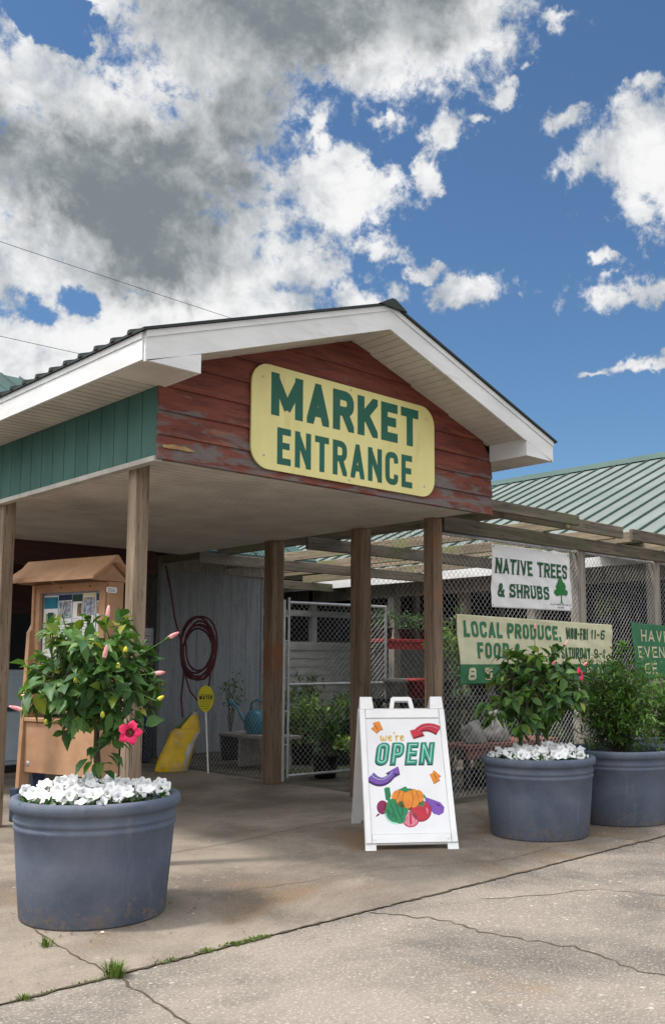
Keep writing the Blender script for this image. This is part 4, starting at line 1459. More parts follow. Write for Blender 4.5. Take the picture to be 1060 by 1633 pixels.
def hibiscus(root, top_z, crown, rad, nclus, seed, mats, stem_h, leafL=(.06, .105), skip=None):
    """trunk, limbs and leaf rosettes; crown centre and radii are relative to the root"""
    r = random.Random(seed)
    t = MB()
    c = Vector(crown)
    f0 = Vector((0, 0, top_z))
    fork = Vector((c.x * .5 + .01, c.y * .5, stem_h))
    t.tube([f0, f0.lerp(fork, .35) + Vector((.008, .004, 0)), f0.lerp(fork, .7) - Vector((.006, .004, 0)), fork], [.021, .018, .017, .016], 8)
    t.tube([f0 + Vector((.02, .01, 0)), f0.lerp(fork, .5) + Vector((.014, -.008, 0)), fork], [.013, .011, .010], 7)
    fol = MB()
    tips = []
    for k in range(nclus):
        for _ in range(60):
            v = rdir(r)
            q = r.uniform(.30, 1.0) ** .5
            lump = .82 + .50 * mnoise.noise(v * 2.3 + Vector((seed, 0, 0)))
            pnt = Vector((v.x * rad[0], v.y * rad[1], v.z * rad[2])) * q * lump
            if all((pnt - o).length > .055 for o, _ in tips) and not (skip and skip(pnt)):
                break
        tips.append((pnt, q))
    limbs = []
    for k in range(7):
        a = 2 * pi * k / 7 + r.uniform(-.3, .3)
        e = c + Vector((cos(a) * rad[0] * .45, sin(a) * rad[1] * .45, r.uniform(-.15, .30) * rad[2]))
        t.tube([fork, fork.lerp(e, .5) + rdir(r) * .02, e], [.013, .009, .006], 6)
        limbs.append(e)
    for pnt, q in tips:
        P = c + pnt
        lb_ = min(limbs, key=lambda e: (e - P).length)
        t.tube([lb_, lb_.lerp(P, .5) + rdir(r) * .02, P], [.005, .004, .003], 5)
        out = (pnt + Vector((0, 0, .05))).normalized()
        nl = r.randint(6, 9)
        for m_ in range(nl):
            dv = (out * r.uniform(.15, .8) + rdir(r) * .95 + Vector((0, 0, -.10))).normalized()
            bp = P - out * r.uniform(0, .07) + dv * r.uniform(.008, .03)
            up = (out * .8 + Vector((0, 0, .9)) + rdir(r) * .45).normalized()
            L = r.uniform(*leafL)
            if r.random() < .22:
                L *= r.uniform(.45, .75)
            leaf(fol, bp, dv, up, L, L * r.uniform(.50, .74), r.uniform(.05, .40), r.uniform(.0, .65), 1 if r.random() < .05 + (.10 if pnt.z > rad[2] * .45 else 0) else 0)
    return t, fol, tips


def pot_mesh(mb, rb_, rr, h):
    mb.lathe([(0.001, .012), (rb_ * .9, .004), (rb_ - .008, .0), (rb_, .012), (rb_ + (rr - rb_) * .40, h * .5), (rb_ + (rr - rb_) * .56, h * .735), (rb_ + (rr - rb_) * .60 + .006, h * .75),
              (rb_ + (rr - rb_) * .60 + .006, h * .775), (rb_ + (rr - rb_) * .56 + .001, h * .785), (rb_ + (rr - rb_) * .58 + .001, h * .80), (rb_ + (rr - rb_) * .60 + .007, h * .81), (rb_ + (rr - rb_) * .60 + .007, h * .835),
              (rb_ + (rr - rb_) * .58, h * .85), (rb_ + (rr - rb_) * .62, h * .885), (rr - .012, h * .90), (rr, h * .915), (rr + .002, h * .965), (rr - .006, h * .992), (rr - .02, h), (rr - .045, h * .994), (rr - .058, h * .97), (rr - .068, h * .85), (rr - .08, h * .72)], seg=64)


def petunia_flower(mb, p, d, R_, r):
    d = d.normalized()
    a = d.orthogonal().normalized()
    c = d.cross(a)
    a0 = r.uniform(0, 6)
    n = 20
    rows = []
    for s, hh in ((.13, -.60), (.34, -.16), (.62, .0), (1.0, -.04)):
        row = []
        for q in range(n):
            t_ = a0 + 2 * pi * q / n
            rr = R_ * s * (1 + (.13 * cos(5 * (t_ - a0)) if s > .9 else 0))
            row.append(p + (a * cos(t_) + c * sin(t_)) * rr + d * (R_ * (hh + (.10 * sin(5 * (t_ - a0) + 1) + r.uniform(-.06, .06) if s > .9 else 0))))
        rows.append(row)
    mb.smooth = True
    i0 = len(mb.f)
    mb.grid(rows, True, 0)
    mb.face(list(reversed(rows[0])), 1)


def petunias(center, z, rad, spots, label, seed):
    """one planting of white petunias: foliage plus each flower as a part"""
    r = random.Random(seed)
    th = thing('petunia', label, 'flowers', (center[0], center[1], z), group='white petunias in the large planters')
    fol = MB()
    for (x, y) in spots:
        for k in range(8):
            dv = (rdir(r) + Vector((0, 0, .45))).normalized()
            L = r.uniform(.03, .06)
            leaf(fol, Vector((x + r.uniform(-.04, .04), y + r.uniform(-.04, .04), -.045 + r.uniform(0, .085))), dv, Vector((0, 0, 1)) + rdir(r) * .4, L, L * .5, .1, .3)
    fol.build('foliage', 'pet_leaf', th)
    for (x, y) in spots:
        f = MB()
        cdir = Vector((-.70, -.71, 0))                       # the blooms turn towards the open side
        d = (cdir * r.uniform(.3, 1.0) + Vector((0, 0, r.uniform(.35, 1.0))) + rdir(r) * .55)
        petunia_flower(f, Vector((x, y, r.uniform(.0, .06) + .05 * max(0, 1 - (x * x + y * y) / (rad * rad)))), d, r.uniform(.029, .040), r)
        f.build('flower', ['petal_white', 'throat'], th)
    return th


def planter(loc, rb_, rr, h, label):
    th = thing('planter', label, 'planter', loc, group='large blue grey planters')
    b = MB()
    pot_mesh(b, rb_, rr, h)
    b.build('pot', 'pot', th)
    b = MB()
    r = random.Random(int(loc[0] * 100))
    rows = []
    for q in range(7):
        R0 = (rr - .075) * q / 6 + .001
        rows.append([(R0 * cos(2 * pi * k / 24), R0 * sin(2 * pi * k / 24), h - .085 + .02 * (1 - q / 6) + r.uniform(-.008, .008) * (q < 6)) for k in range(24)])
    b.smooth = True
    b.grid(rows, True)
    b.build('soil', 'soil', th)
    return th


VIEW = Vector((.70, .714))                                   # horizontal direction the entrance is usually seen along


def spots_for(n, rad, seed, keep):
    r = random.Random(seed)
    out = []
    tries = 0
    while len(out) < n and tries < 6000:
        tries += 1
        a, q = r.uniform(0, 2 * pi), sqrt(r.random()) * rad
        p = Vector((cos(a) * q, sin(a) * q))
        if keep(p) and all((p - o).length > .045 for o in out):
            out.append(p)
    return [(p.x, p.y) for p in out]


# --- front left planter
P1 = (-.70, -.57, 0)
planter(P1, .410, .484, .675, 'big planter in the front left corner, pink bloomed tree standing in it')
petunias(P1, .655, .42, spots_for(99, .41, 3, lambda p: p.dot(VIEW) < .22), 'white petunias massed around the trunk in the front left planter', 21)
h1 = thing('hibiscus_tree', 'potted hibiscus tree with red pink bloom below its crown, in the front left planter', 'potted tree', (P1[0], P1[1], .60), group='hibiscus trees in planters')
t, fol, tips = hibiscus((0, 0, 0), -.02, (-.045, .01, .750), (.49, .47, .45), 150, 5, None, .46, (.065, .120))
r = random.Random(77)
for (x, y, z, dx, dy, dz) in ((.05, -.06, .30, .6, -.6, -.3), (-.05, -.05, .36, -.7, -.3, -.2), (-.10, -.09, .28, -.6, -.2, -.5), (.03, .0, .22, .3, -.6, .1), (.08, -.09, .38, .7, -.6, -.2), (-.03, -.05, .27, -.4, -.5, -.7)):
    for k in range(2):
        L = r.uniform(.08, .11)
        leaf(fol, Vector((x, y, z)) + rdir(r) * .02, Vector((dx, dy, dz)) + rdir(r) * .3, Vector((0, 0, 1)), L, L * .62, .15, .4)
t.build('trunk', 'bark', h1)
fol.build('crown', ['hib', 'hib_yellow'], h1)
toward = Vector((-.70, -.71, .1))
def rel(x, y, z, base=P1, bz=.60):
    return Vector((x - base[0], y - base[1], z - bz))
b = MB()
bloom(b, rel(-.76, -1.03, 1.055), Vector((-.62, -.78, .05)), .068)
b.tube([rel(-.76, -1.03, 1.055), rel(-.74, -.93, 1.10), rel(-.72, -.80, 1.16)], .004, 5, 2)
b.build('bloom', ['pink', 'pink_dark', 'hib'], h1)
for (x, y, z, d, L, m_) in ((-.49, -.96, 1.585, (.6, -.55, .45), .075, 'bud'), (-.60, -.99, 1.38, (.7, -.5, .1), .07, 'bud'), (-.72, -.66, 1.70, (.05, -.1, 1), .085, 'bud'),
                            (-.88, -.93, 1.46, (.1, -.2, 1), .085, 'bud'), (-1.03, -.43, 1.245, (-.7, .6, .1), .09, 'bud'), (-1.07, -.38, 1.165, (-.7, .6, .25), .10, 'bud'),
                            (-.77, -.97, 1.50, (0, -.2, 1), .035, 'yellow_bud'), (-1.03, -.57, 1.09, (-.2, -.2, 1), .035, 'yellow_bud'), (-.81, -.96, 1.41, (0, -.3, 1), .035, 'yellow_bud'),
                            (-.86, -.90, 1.14, (-.2, -.4, .6), .04, 'yellow_bud'), (-.58, -1.01, 1.23, (.7, -.4, .5), .045, 'yellow_bud'), (-.95, -.75, 1.33, (-.3, -.4, .7), .035, 'yellow_bud')):
    b = MB()
    p0 = rel(x, y, z)
    bud(b, p0, Vector(d), L, .0135 if m_ == 'bud' else .0125)
    c0 = Vector((-.025, -.03, .745))
    b.tube([p0 - Vector(d).normalized() * L * .2, p0.lerp(c0, .25), p0.lerp(c0, .5)], .003, 5, 1)
    b.build('bud', [m_, 'hib'], h1)

# --- right planters
P2 = (3.245, -.875, 0)
planter(P2, .412, .482, .655, 'large planter right of the A-frame sign, pink bloomed tree above white petunias')
petunias(P2, .635, .42, spots_for(98, .415, 6, lambda p: p.dot(VIEW) < .28 and abs(p.x - .02) > .02), 'white petunias around the trunk in the planter right of the A-frame sign', 22)
h2 = thing('hibiscus_tree', 'dark leaved hibiscus tree in front of the cream banner', 'potted tree', (P2[0], P2[1], .585), group='hibiscus trees in planters')
t, fol, tips = hibiscus((0, 0, 0), -.02, (-.03, .0, .64), (.49, .49, .42), 150, 9, None, .30, (.070, .125))
t.build('trunk', 'bark', h2)
fol.build('crown', ['hib_dark', 'hib_yellow'], h2)
b = MB()
q = rel(3.24, -1.32, 1.345, P2, .585)
bloom(b, q, Vector((.25, -.95, .25)), .062)
b.tube([q, q.lerp(Vector((0, 0, .7)), .4)], .004, 5, 2)
b.build('bloom', ['pink', 'pink_dark', 'hib'], h2)
for (x, y, z, d, L) in ((3.27, -1.15, 1.58, (.4, -.3, .8), .06), (3.03, -1.19, 1.42, (-.1, -.6, .5), .06), (3.18, -.91, 1.72, (0, -.2, 1), .06), (3.26, -1.34, 1.41, (.4, -.4, .6), .05)):
    b = MB()
    p0 = rel(x, y, z, P2, .585)
    bud(b, p0, Vector(d), L, .012)
    b.tube([p0 - Vector(d).normalized() * L * .2, p0.lerp(Vector((0, 0, .7)), .4)], .003, 5, 1)
    b.build('bud', ['bud', 'hib_dark'], h2)


def feathery(name, label, loc, h, rad, n, seed, m_, group=None, blade_=(.05, .10), w=.010, cat='shrub', upright=.6):
    """fine leaved shrub: stems with many narrow leaves"""
    r = random.Random(seed)
    th = thing(name, label, cat, loc, group=group)
    t, fol = MB(), MB()
    for k in range(n):
        a = r.uniform(0, 6.283)
        q = sqrt(r.random())
        hh = h * (1.0 - .45 * q * q) * r.uniform(.72, 1.05)
        e = Vector((cos(a) * rad * q, sin(a) * rad * q, hh))
        s0 = Vector((cos(a) * rad * q * .25, sin(a) * rad * q * .25, 0))
        m__ = s0.lerp(e, .5) + Vector((cos(a), sin(a), 0)) * rad * .12 * q
        t.tube([s0, m__, e], [.005, .004, .002], 4)
        for j_ in range(16):
            u = r.uniform(.22, 1.0)
            p0 = s0.lerp(m__, u * 2) if u < .5 else m__.lerp(e, u * 2 - 1)
            dv = (Vector((cos(a) * .4, sin(a) * .4, upright)) + rdir(r) * .85).normalized()
            L = r.uniform(*blade_)
            leaf(fol, p0, dv, Vector((0, 0, 1)) + rdir(r) * .5, L, w * r.uniform(.7, 1.3), .1, .25)
    t.build('stem', 'bark', th)
    fol.build('foliage', m_, th)
    return th


P3, P4 = (4.37, -.97, 0), (5.48, -.98, 0)
planter(P3, .435, .505, .655, 'large planter holding a feathery green shrub and no flowers')
#SH3
planter(P4, .435, .505, .655, 'planter at the right edge, mostly hidden behind its neighbour')
#SH4

# ---------------------------------------------------------------- A-frame sign
ang = radians(52.0)
af = thing('a_frame_sign', 'white folding A-frame sign with OPEN and vegetables on the entrance slab', 'sign', (1.96, -.61, 0), ang - pi / 2)
AFS, AFH, AFW = 1.28, 1.145, .73            # spread, height, width
SL = sqrt((AFS / 2) ** 2 + AFH ** 2)
cs, sn = (AFS / 2) / SL, AFH / SL
def fpan(a, bb, d):                          # front panel: a across, b up the slope, d out of the face
    return (a, bb * cs - d * sn, bb * sn + d * cs)
def bpan(a, bb, d):
    return (-a, AFS - bb * cs + d * sn, bb * sn + d * cs)
def panel_obj(fn, nm):
    b = MB()
    hw = AFW / 2
    T_ = .022
    top = SL - .115
    b.prism([(-hw, 0), (-hw + .085, 0), (-hw + .085, .045), (hw - .085, .045), (hw - .085, 0), (hw, 0), (hw - .008, top), (-hw + .008, top)], fn, -T_, 0)
    # raised rim
    for (x0, y0, x1, y1) in ((-hw + .002, .05, -hw + .052, top), (hw - .052, .05, hw - .002, top), (-hw + .0525, .05, hw - .0525, .125), (-hw + .0525, top - .085, hw - .0525, top)):
        A = [fn(x0, y0, .0005), fn(x1, y0, .0005), fn(x1, y1, .0005), fn(x0, y1, .0005)]
        B = [fn(x0 + .004, y0 + .004, .016), fn(x1 - .004, y0 + .004, .016), fn(x1 - .004, y1 - .004, .016), fn(x0 + .004, y1 - .004, .016)]
        b.hexa(A + B)
    # ears at the top corners
    for sg in (-1, 1):
        x0, x1 = sg * (hw - .010), sg * (hw - .125)
        q = [(x0, top + .0005), (x1, top + .0005), (x1 + sg * .012, top + .112), (x0 - sg * .004, top + .112)]
        if sg > 0:
            q = list(reversed(q))
        b.prism(q, fn, -T_, .014)
    return b.build(nm, 'white_plastic', af)
panel_obj(fpan, 'front_panel')
panel_obj(bpan, 'rear_panel')
b = MB()                                      # moulded handle
top = SL - .115
hp = [(-.105, top + .001), (-.075, top + .001), (-.062, top + .066), (.062, top + .066), (.075, top + .001), (.105, top + .001), (.088, top + .098), (.070, top + .108), (-.070, top + .108), (-.088, top + .098)]
for quad in (((-.105, 0), (-.072, 0), (-.058, .075), (-.088, .098)), ((.072, 0), (.105, 0), (.088, .098), (.058, .075)), ((-.088, .0985), (-.058, .0755), (.058, .0755), (.088, .0985), (.072, .112), (-.072, .112))):
    b.prism([(x, top + .001 + y) for x, y in quad], fpan, -.022, .012)
b.build('handle', 'white_plastic', af)
b = MB()                                      # grooves and moulded marks on the lower rail
for x in (-.29, .29):
    b.lathe([(.0001, .002), (.012, .002), (.014, 0)], seg=12)
    for i in range(len(b.v) - 36, len(b.v)):
        vx, vy, vz = b.v[i]
        b.v[i] = fpan(x + vx, .085 + vy, .0165 + vz)
b.build('plug', 'white_plastic', af)
PW0, PW1, PB0, PB1 = -AFW / 2 + .055, AFW / 2 - .055, .128, top - .088
poster = None
b = MB()
b.prism([(PW0, PB0), (PW1, PB0), (PW1, PB1), (PW0, PB1)], fpan, .001, .004)
poster = b.build('poster', 'banner_white', af)


def pz(x, y):
    """poster position of a point measured on the printed sheet (0..1 across, 0..1 down)"""
    return (PW0 + (PW1 - PW0) * x, PB1 - (PB1 - PB0) * y)


def zx(px, py):
    v = (py - 270) / 850.0
    xl, xr = 228 + 22 * v, 740 + 75 * v
    return pz((px - xl) / (xr - xl), v)


D0 = .0046
def art(nm, polys, mats):
    """polys: (points measured on the sheet, material index), each laid a hair above the one before"""
    b = MB()
    for k, (pts, mi) in enumerate(polys):
        b.face([fpan(*zx(x, y), D0 + .00025 * k) for x, y in pts], mi)
    return b.build(nm, mats, poster)


def band(c, w0, w1):
    """ribbon along points c with width from w0 to w1"""
    L_, R_ = [], []
    for k, p in enumerate(c):
        a, e = Vector(c[max(k - 1, 0)]), Vector(c[min(k + 1, len(c) - 1)])
        d = (e - a).normalized()
        n_ = Vector((-d.y, d.x)) * (w0 + (w1 - w0) * k / (len(c) - 1)) / 2
        L_.append(tuple(Vector(p) + n_))
        R_.append(tuple(Vector(p) - n_))
    return [[L_[k], R_[k], R_[k + 1], L_[k + 1]] for k in range(len(c) - 1)]


def arcp(pts, n=10):
    p0, p1, p2 = (Vector(q) for q in pts)
    return [tuple(p0 * (1 - u) ** 2 + p1 * 2 * u * (1 - u) + p2 * u * u) for u in [k / n for k in range(n + 1)]]


# red arrow, purple arrow
c = arcp([(738, 362), (640, 300), (578, 375)])
art('red_arrow', [(q, 1) for q in band([(x, y + 8) for x, y in c], 74, 46)] + [([(540, 378), (560, 432), (640, 408), (592, 350)], 1)] + [(q, 0) for q in band(c, 66, 36)] + [([(535, 366), (556, 424), (633, 390), (585, 352)], 0)] + [(q, 2) for q in band(arcp([(735, 352), (650, 305), (590, 372)]), 5, 3)], ['print_red', 'print_dkred', 'print_pink'])
c = arcp([(252, 705), (330, 790), (410, 690)])
art('purple_arrow', [(q, 1) for q in band([(x, y + 9) for x, y in c], 80, 42)] + [([(358, 690), (448, 640), (460, 700), (420, 722)], 1)] + [(q, 0) for q in band(c, 68, 32)] + [([(368, 684), (444, 640), (452, 694), (405, 690)], 0)] + [(q, 2) for q in band(arcp([(256, 700), (330, 780), (408, 680)]), 5, 3)], ['print_purple', 'print_dkpurple', 'print_mint'])
for pts in ([(262, 345), (284, 328), (276, 300), (322, 288), (345, 350), (322, 358), (302, 382)], [(670, 700), (692, 690), (700, 668), (752, 712), (734, 722), (744, 742), (700, 768)]):
    cx_, cy_ = sum(x for x, y in pts) / len(pts), sum(y for x, y in pts) / len(pts)
    art('orange_leaf', [([(x + 2, y + 5) for x, y in pts], 1), (pts, 0), ([(cx_ - 14, cy_ - 16), (cx_ - 9, cy_ - 18), (cx_ + 10, cy_ + 18), (cx_ + 5, cy_ + 20)], 1)], ['print_orange', 'print_brown'])
# OPEN: deep shadow, teal letters, light inline
b = MB()
l0, l1 = zx(286, 624), zx(690, 456)
def ftx(a, bb, d):
    return fpan(a, bb, d)
for (dx_, dy_, t_, mi, dd) in ((-.007, -.008, .046, 1, 0), (-.004, -.004, .046, 1, .0012), (0, 0, .042, 0, .0024), (0, 0, .008, 2, .0036)):
    x = l0[0]
    for ch, wd in zip('OPEN', (.104, .100, .094, .112)):
        hh = l1[1] - l0[1]
        ins = (.042 - t_) / 2
        gw, pieces = glyph(ch, wd / max(GL[ch][0], .3) - 2 * ins, hh - 2 * ins, t_, .5)
        for k, piece in enumerate(pieces):
            for poly in piece:
                b.face([ftx(x + ins + px + .18 * py + dx_, l0[1] + ins + py + dy_, D0 + dd + .0002 * k) for px, py in poly], mi)
        x += wd + .022
b.build('open_lettering', ['print_teal', 'print_deep', 'print_mint'], poster)
# script "we're"
b = MB()
SC = {'w': [[(0, .62), (.03, .14), (.12, .02), (.23, .12), (.28, .50), (.31, .14), (.41, .02), (.52, .16), (.57, .62)]], 'e': [[(.02, .3), (.3, .38), (.26, .58), (.08, .52), (.04, .2), (.18, .02), (.38, .14)]],
      "'": [[(.1, 1.0), (.06, .78)]], 'r': [[(.05, .6), (.08, .0)], [(.07, .4), (.2, .6), (.34, .52)]]}
x = 330.0
for ch in "we're":
    for s_ in SC[ch]:
        pts = [(x + px * 70, 444 - py * 70) for px, py in s_]
        for q in band(pts, 14, 11):
            b.face([fpan(*zx(*pt), D0 + .0004) for pt in q])
    x += {'w': 52, 'e': 36, "'": 16, 'r': 32}[ch]
b.build('script_lettering', 'print_gold', poster)
# vegetables
def blob(cx_, cy_, rx_, ry_, mi, rot=0, n=22):
    return (ellipse(cx_, cy_, rx_, ry_, n, rot=rot), mi)
art('celery', [([(345, 800), (360, 790), (385, 792), (393, 850), (380, 895), (355, 880)], 0)] + [(q, 1) for x in (358, 370, 382) for q in band([(x, 805), (x + 2, 875)], 3, 3)], ['print_green', 'print_deep'])
art('pumpkin', [blob(512, 880, 108, 80, 1), blob(440, 868, 42, 56, 0), blob(585, 868, 42, 56, 0), blob(474, 872, 46, 68, 0), blob(552, 872, 46, 68, 0), blob(513, 875, 40, 72, 0)] +
    [(q, 1) for pts in ([(490, 812), (474, 870), (488, 935)], [(535, 812), (552, 870), (540, 935)], [(455, 822), (438, 870)], [(575, 822), (590, 870)]) for q in band(pts, 4, 3)] +
    [([(440, 812), (470, 800), (488, 790), (500, 788), (510, 802), (560, 812), (520, 818), (500, 832), (470, 816)], 2)], ['print_orange', 'print_brown', 'print_green'])
art('eggplant', [([(625, 845), (645, 868), (690, 884), (745, 905), (774, 940), (768, 980), (735, 998), (695, 985), (660, 940), (640, 900)], 0), ([(622, 842), (640, 858), (642, 880), (628, 872)], 1), ([(700, 905), (735, 920), (750, 945), (730, 930)], 2)], ['print_purple', 'print_green', 'print_dkpurple'])
art('beet', [blob(330, 934, 40, 50, 0), ([(300, 975), (312, 985), (286, 1000), (280, 996)], 0), ([(345, 890), (358, 894), (348, 960), (338, 955)], 1)], ['print_magenta', 'print_dkred'])
art('lettuce', [blob(425, 965, 84, 92, 1), blob(428, 960, 76, 84, 0), blob(400, 920, 40, 46, 0), blob(470, 950, 44, 60, 0), blob(455, 1010, 40, 42, 0)] +
    [(q, 2) for pts in ([(385, 910), (410, 960), (400, 1010)], [(430, 900), (440, 960), (470, 1030)], [(470, 920), (475, 960), (465, 1000)], [(365, 950), (385, 990)], [(415, 985), (432, 1030)]) for q in band(pts, 5, 4)], ['print_green', 'print_mint', 'print_deep'])
art('tomato', [blob(605, 965, 76, 76, 1), blob(605, 962, 70, 72, 0), ([(565, 905), (590, 912), (585, 890), (605, 905), (622, 888), (622, 910), (645, 902), (625, 922), (615, 940), (603, 922), (585, 938), (588, 920)], 2), ([(640, 940), (655, 950), (655, 990), (648, 980)], 3)], ['print_red', 'print_dkred', 'print_green', 'print_pink'])
art('radish', [blob(530, 1022, 62, 56, 1), blob(530, 1020, 55, 50, 0), ([(524, 975), (536, 975), (540, 1050), (528, 1062), (520, 1040)], 1), ([(520, 972), (530, 950), (540, 974)], 2)] + [(q, 1) for q in band([(505, 1000), (500, 1040)], 3, 2)] + [(q, 1) for q in band([(560, 1000), (562, 1040)], 3, 2)], ['print_pink', 'print_red', 'print_green'])

# ---------------------------------------------------------------- notice kiosk
ka = radians(-75.6)
KW, KD = 1.02, .26
kiosk = thing('notice_kiosk', 'tan roofed notice board kiosk standing under the canopy behind the hibiscus', 'notice board', (.32, 2.84, 0), ka)
prof = [(0.0, .20), (.10, .20), (.12, .42), (KD + .02, .42), (KD + .02, 2.16), (.105, 2.16), (.105, 1.80), (.075, 1.74), (.06, 1.72)]
for x in (0, KW - .045):
    b = MB()
    b.prism(prof, lambda a, c, d: (d, a, c), x, x + .045)
    b.build('side_panel', 'tan', kiosk)
    b = MB()
    b.bbox(x - .03, -.03, .002, x + .075, .14, .30, .008)
    b.bbox(x - .02, KD - .08, .002, x + .065, KD + .03, .43, .008)
    b.build('foot', 'slate', kiosk)
b = MB()
b.bbox(.046, .05, .44, KW - .046, .08, .895, .005)
b.build('lower_panel', 'tan', kiosk)
b = MB()
b.bbox(.046, .03, .90, KW - .046, KD, .935, .005)
b.build('shelf', 'tan', kiosk)
b = MB()
b.box(.046, .10, 2.085, KW - .046, .135, 2.16)
b.box(.046, .10, 1.08, .115, .135, 2.084)
b.box(KW - .115, .10, 1.08, KW - .046, .135, 2.084)
b.box(.046, .10, .99, KW - .046, .135, 1.079)
for x in (.02, KW - .062):
    b.box(x + .021, .085, 1.02, x + .036, .0995, 2.14)
b.build('case_frame', 'tan', kiosk)
b = MB()
b.box(.046, .150, .97, KW - .046, .165, 2.155)
b.build('pin_board', mat("pin_board_blue", (0.30, 0.34, 0.40), (0.24, 0.28, 0.34), rough=0.8, scale=6), kiosk)
b = MB()
RZ, RH = 2.165, .185
ym = .13
for sg in (-1, 1):
    ye_ = ym + sg * .275
    q = [(-.09, ye_, RZ), (KW + .07, ye_, RZ), (KW + .07, ym, RZ + RH), (-.09, ym, RZ + RH)]
    u_ = [(x, y, z + .028) for x, y, z in q]
    if sg > 0:
        q, u_ = [q[1], q[0], q[3], q[2]], [u_[1], u_[0], u_[3], u_[2]]
    b.hexa(q + u_)
rfk = b.build('roof', 'tan', kiosk)
b = MB()
b.hexa([(-.095, ym - .07, RZ + RH - .02), (KW + .075, ym - .07, RZ + RH - .02), (KW + .075, ym + .07, RZ + RH - .02), (-.095, ym + .07, RZ + RH - .02), (-.095, ym - .01, RZ + RH + .045), (KW + .075, ym - .01, RZ + RH + .045), (KW + .075, ym + .01, RZ + RH + .045), (-.095, ym + .01, RZ + RH + .045)])
b.build('ridge_cap', 'tan', rfk)
for x in (.0, KW - .045):
    b = MB()
    b.prism([(ym - .21, RZ + .001), (ym + .21, RZ + .001), (ym, RZ + RH - .025)], lambda a, c, d: (d, a, c), x + .005, x + .04)
    b.build('gable_end', 'tan', kiosk)
b = MB()
b.prism([(KD * .28 + px, 2.06 + pz_) for px, pz_ in rrect(0, 0, .125, .05, .014, 4)], lambda a, c, d: (d, a, c), KW + .0005, KW + .004)
for k in range(3):
    b.box(KW + .0045, KD * .28 + .02, 2.07 + k * .011, KW + .0052, KD * .28 + .105, 2.075 + k * .011, 1)
b.build('name_plate', ['white_plastic', 'ink'], kiosk)
b = MB()
for x, z in ((.40, 2.12), (.78, 2.12)):
    b.box(x, .094, z, x + .012, .0995, z + .012)
b.build('catch', 'print_black', kiosk)
b = MB()
b.lathe([(.0001, .004), (.02, .004), (.024, 0)], seg=16)
for i in range(len(b.v)):
    vx, vy, vz = b.v[i]
    b.v[i] = (.10 + vx, .0495 - vz, .52 + vy)
b.build('bolt', 'galv', kiosk)

KM = Matrix.Translation(Vector((.32, 2.84, 0))) @ Matrix.Rotation(ka, 4, 'Z')
def flyer(x, z, w, h, bits, label):
    """bits: (x0, z0, x1, z1, material index) as fractions of the sheet"""
    b = MB()
    b.box(0, -.0025, 0, w, 0, h, 0)
    for k, (x0, z0, x1, z1, mi) in enumerate(bits):
        if mi == 'txt':
            r = random.Random(int(x * 1000 + z * 77))
            zz = z1
            while zz > z0:
                b.box(x0 * w, -.0032, (zz - .018) * h, (x0 + (x1 - x0) * r.uniform(.6, 1)) * w, -.0026, zz * h - .003, 1)
                zz -= .055
        else:
            b.box(x0 * w, -.0034 - .0002 * k, z0 * h, x1 * w, -.0026, z1 * h, mi)
    o = b.build('flyer', ['paper', 'ink', 'p_teal', 'p_navy', 'p_dgreen', 'p_olive', 'p_photo', 'p_warm', 'p_blue', 'p_cream'])
    o.location = KM @ Vector((x, .146, z))
    o.rotation_euler = (0, random.Random(int(x * 991 + z * 13)).uniform(-.02, .02), ka)
    tag(o, label, 'flyer', 'flyers pinned in the notice kiosk')
flyer(.125, 1.46, .195, .60, [(0.02, .80, .98, .98, 2), (.16, .18, .84, .72, 5), (.3, .58, .70, .74, 4), (.06, .03, .5, .13, 'txt')], 'tall flyer with teal header and green photo at the far left of the case')
flyer(.335, 1.64, .175, .42, [(0, .88, 1, 1, 3), (.05, .48, .95, .86, 6), (.08, .06, .92, .42, 'txt')], 'flyer with dark header and crowd photo, right of the teal headed one')
flyer(.518, 1.66, .125, .40, [(0, .84, 1, 1, 4), (.5, .5, .95, .8, 7), (.08, .06, .9, .46, 'txt')], 'narrow flyer with forest green header in the middle of the top row')
flyer(.655, 1.58, .165, .49, [(0, .93, 1, 1, 9), (.05, .58, .95, .92, 6), (.08, .08, .92, .5, 'txt')], 'flyer with cream top edge and group photo, right of the middle')
flyer(.83, 1.66, .085, .40, [(0, .84, 1, 1, 3), (.05, .55, .95, .82, 7), (.08, .06, .92, .5, 'txt')], 'slim flyer with navy header and warm photo by the right edge')
flyer(.33, 1.24, .30, .36, [(0, 0, 1, .92, 4), (.06, .5, .6, .56, 0), (.06, .3, .9, .36, 0), (.1, .66, .5, .72, 9)], 'wide dark green flyer with pale lines behind the leaves')
flyer(.125, 1.10, .18, .34, [(0.03, .55, .97, .97, 8), (.08, .06, .92, .5, 'txt')], 'flyer with blue photo below the teal headed one')
flyer(.66, 1.20, .25, .34, [(.0, .80, 1, 1, 2), (.1, .45, .9, .75, 7), (.08, .06, .92, .4, 'txt')], 'flyer with teal band low on the right of the case')

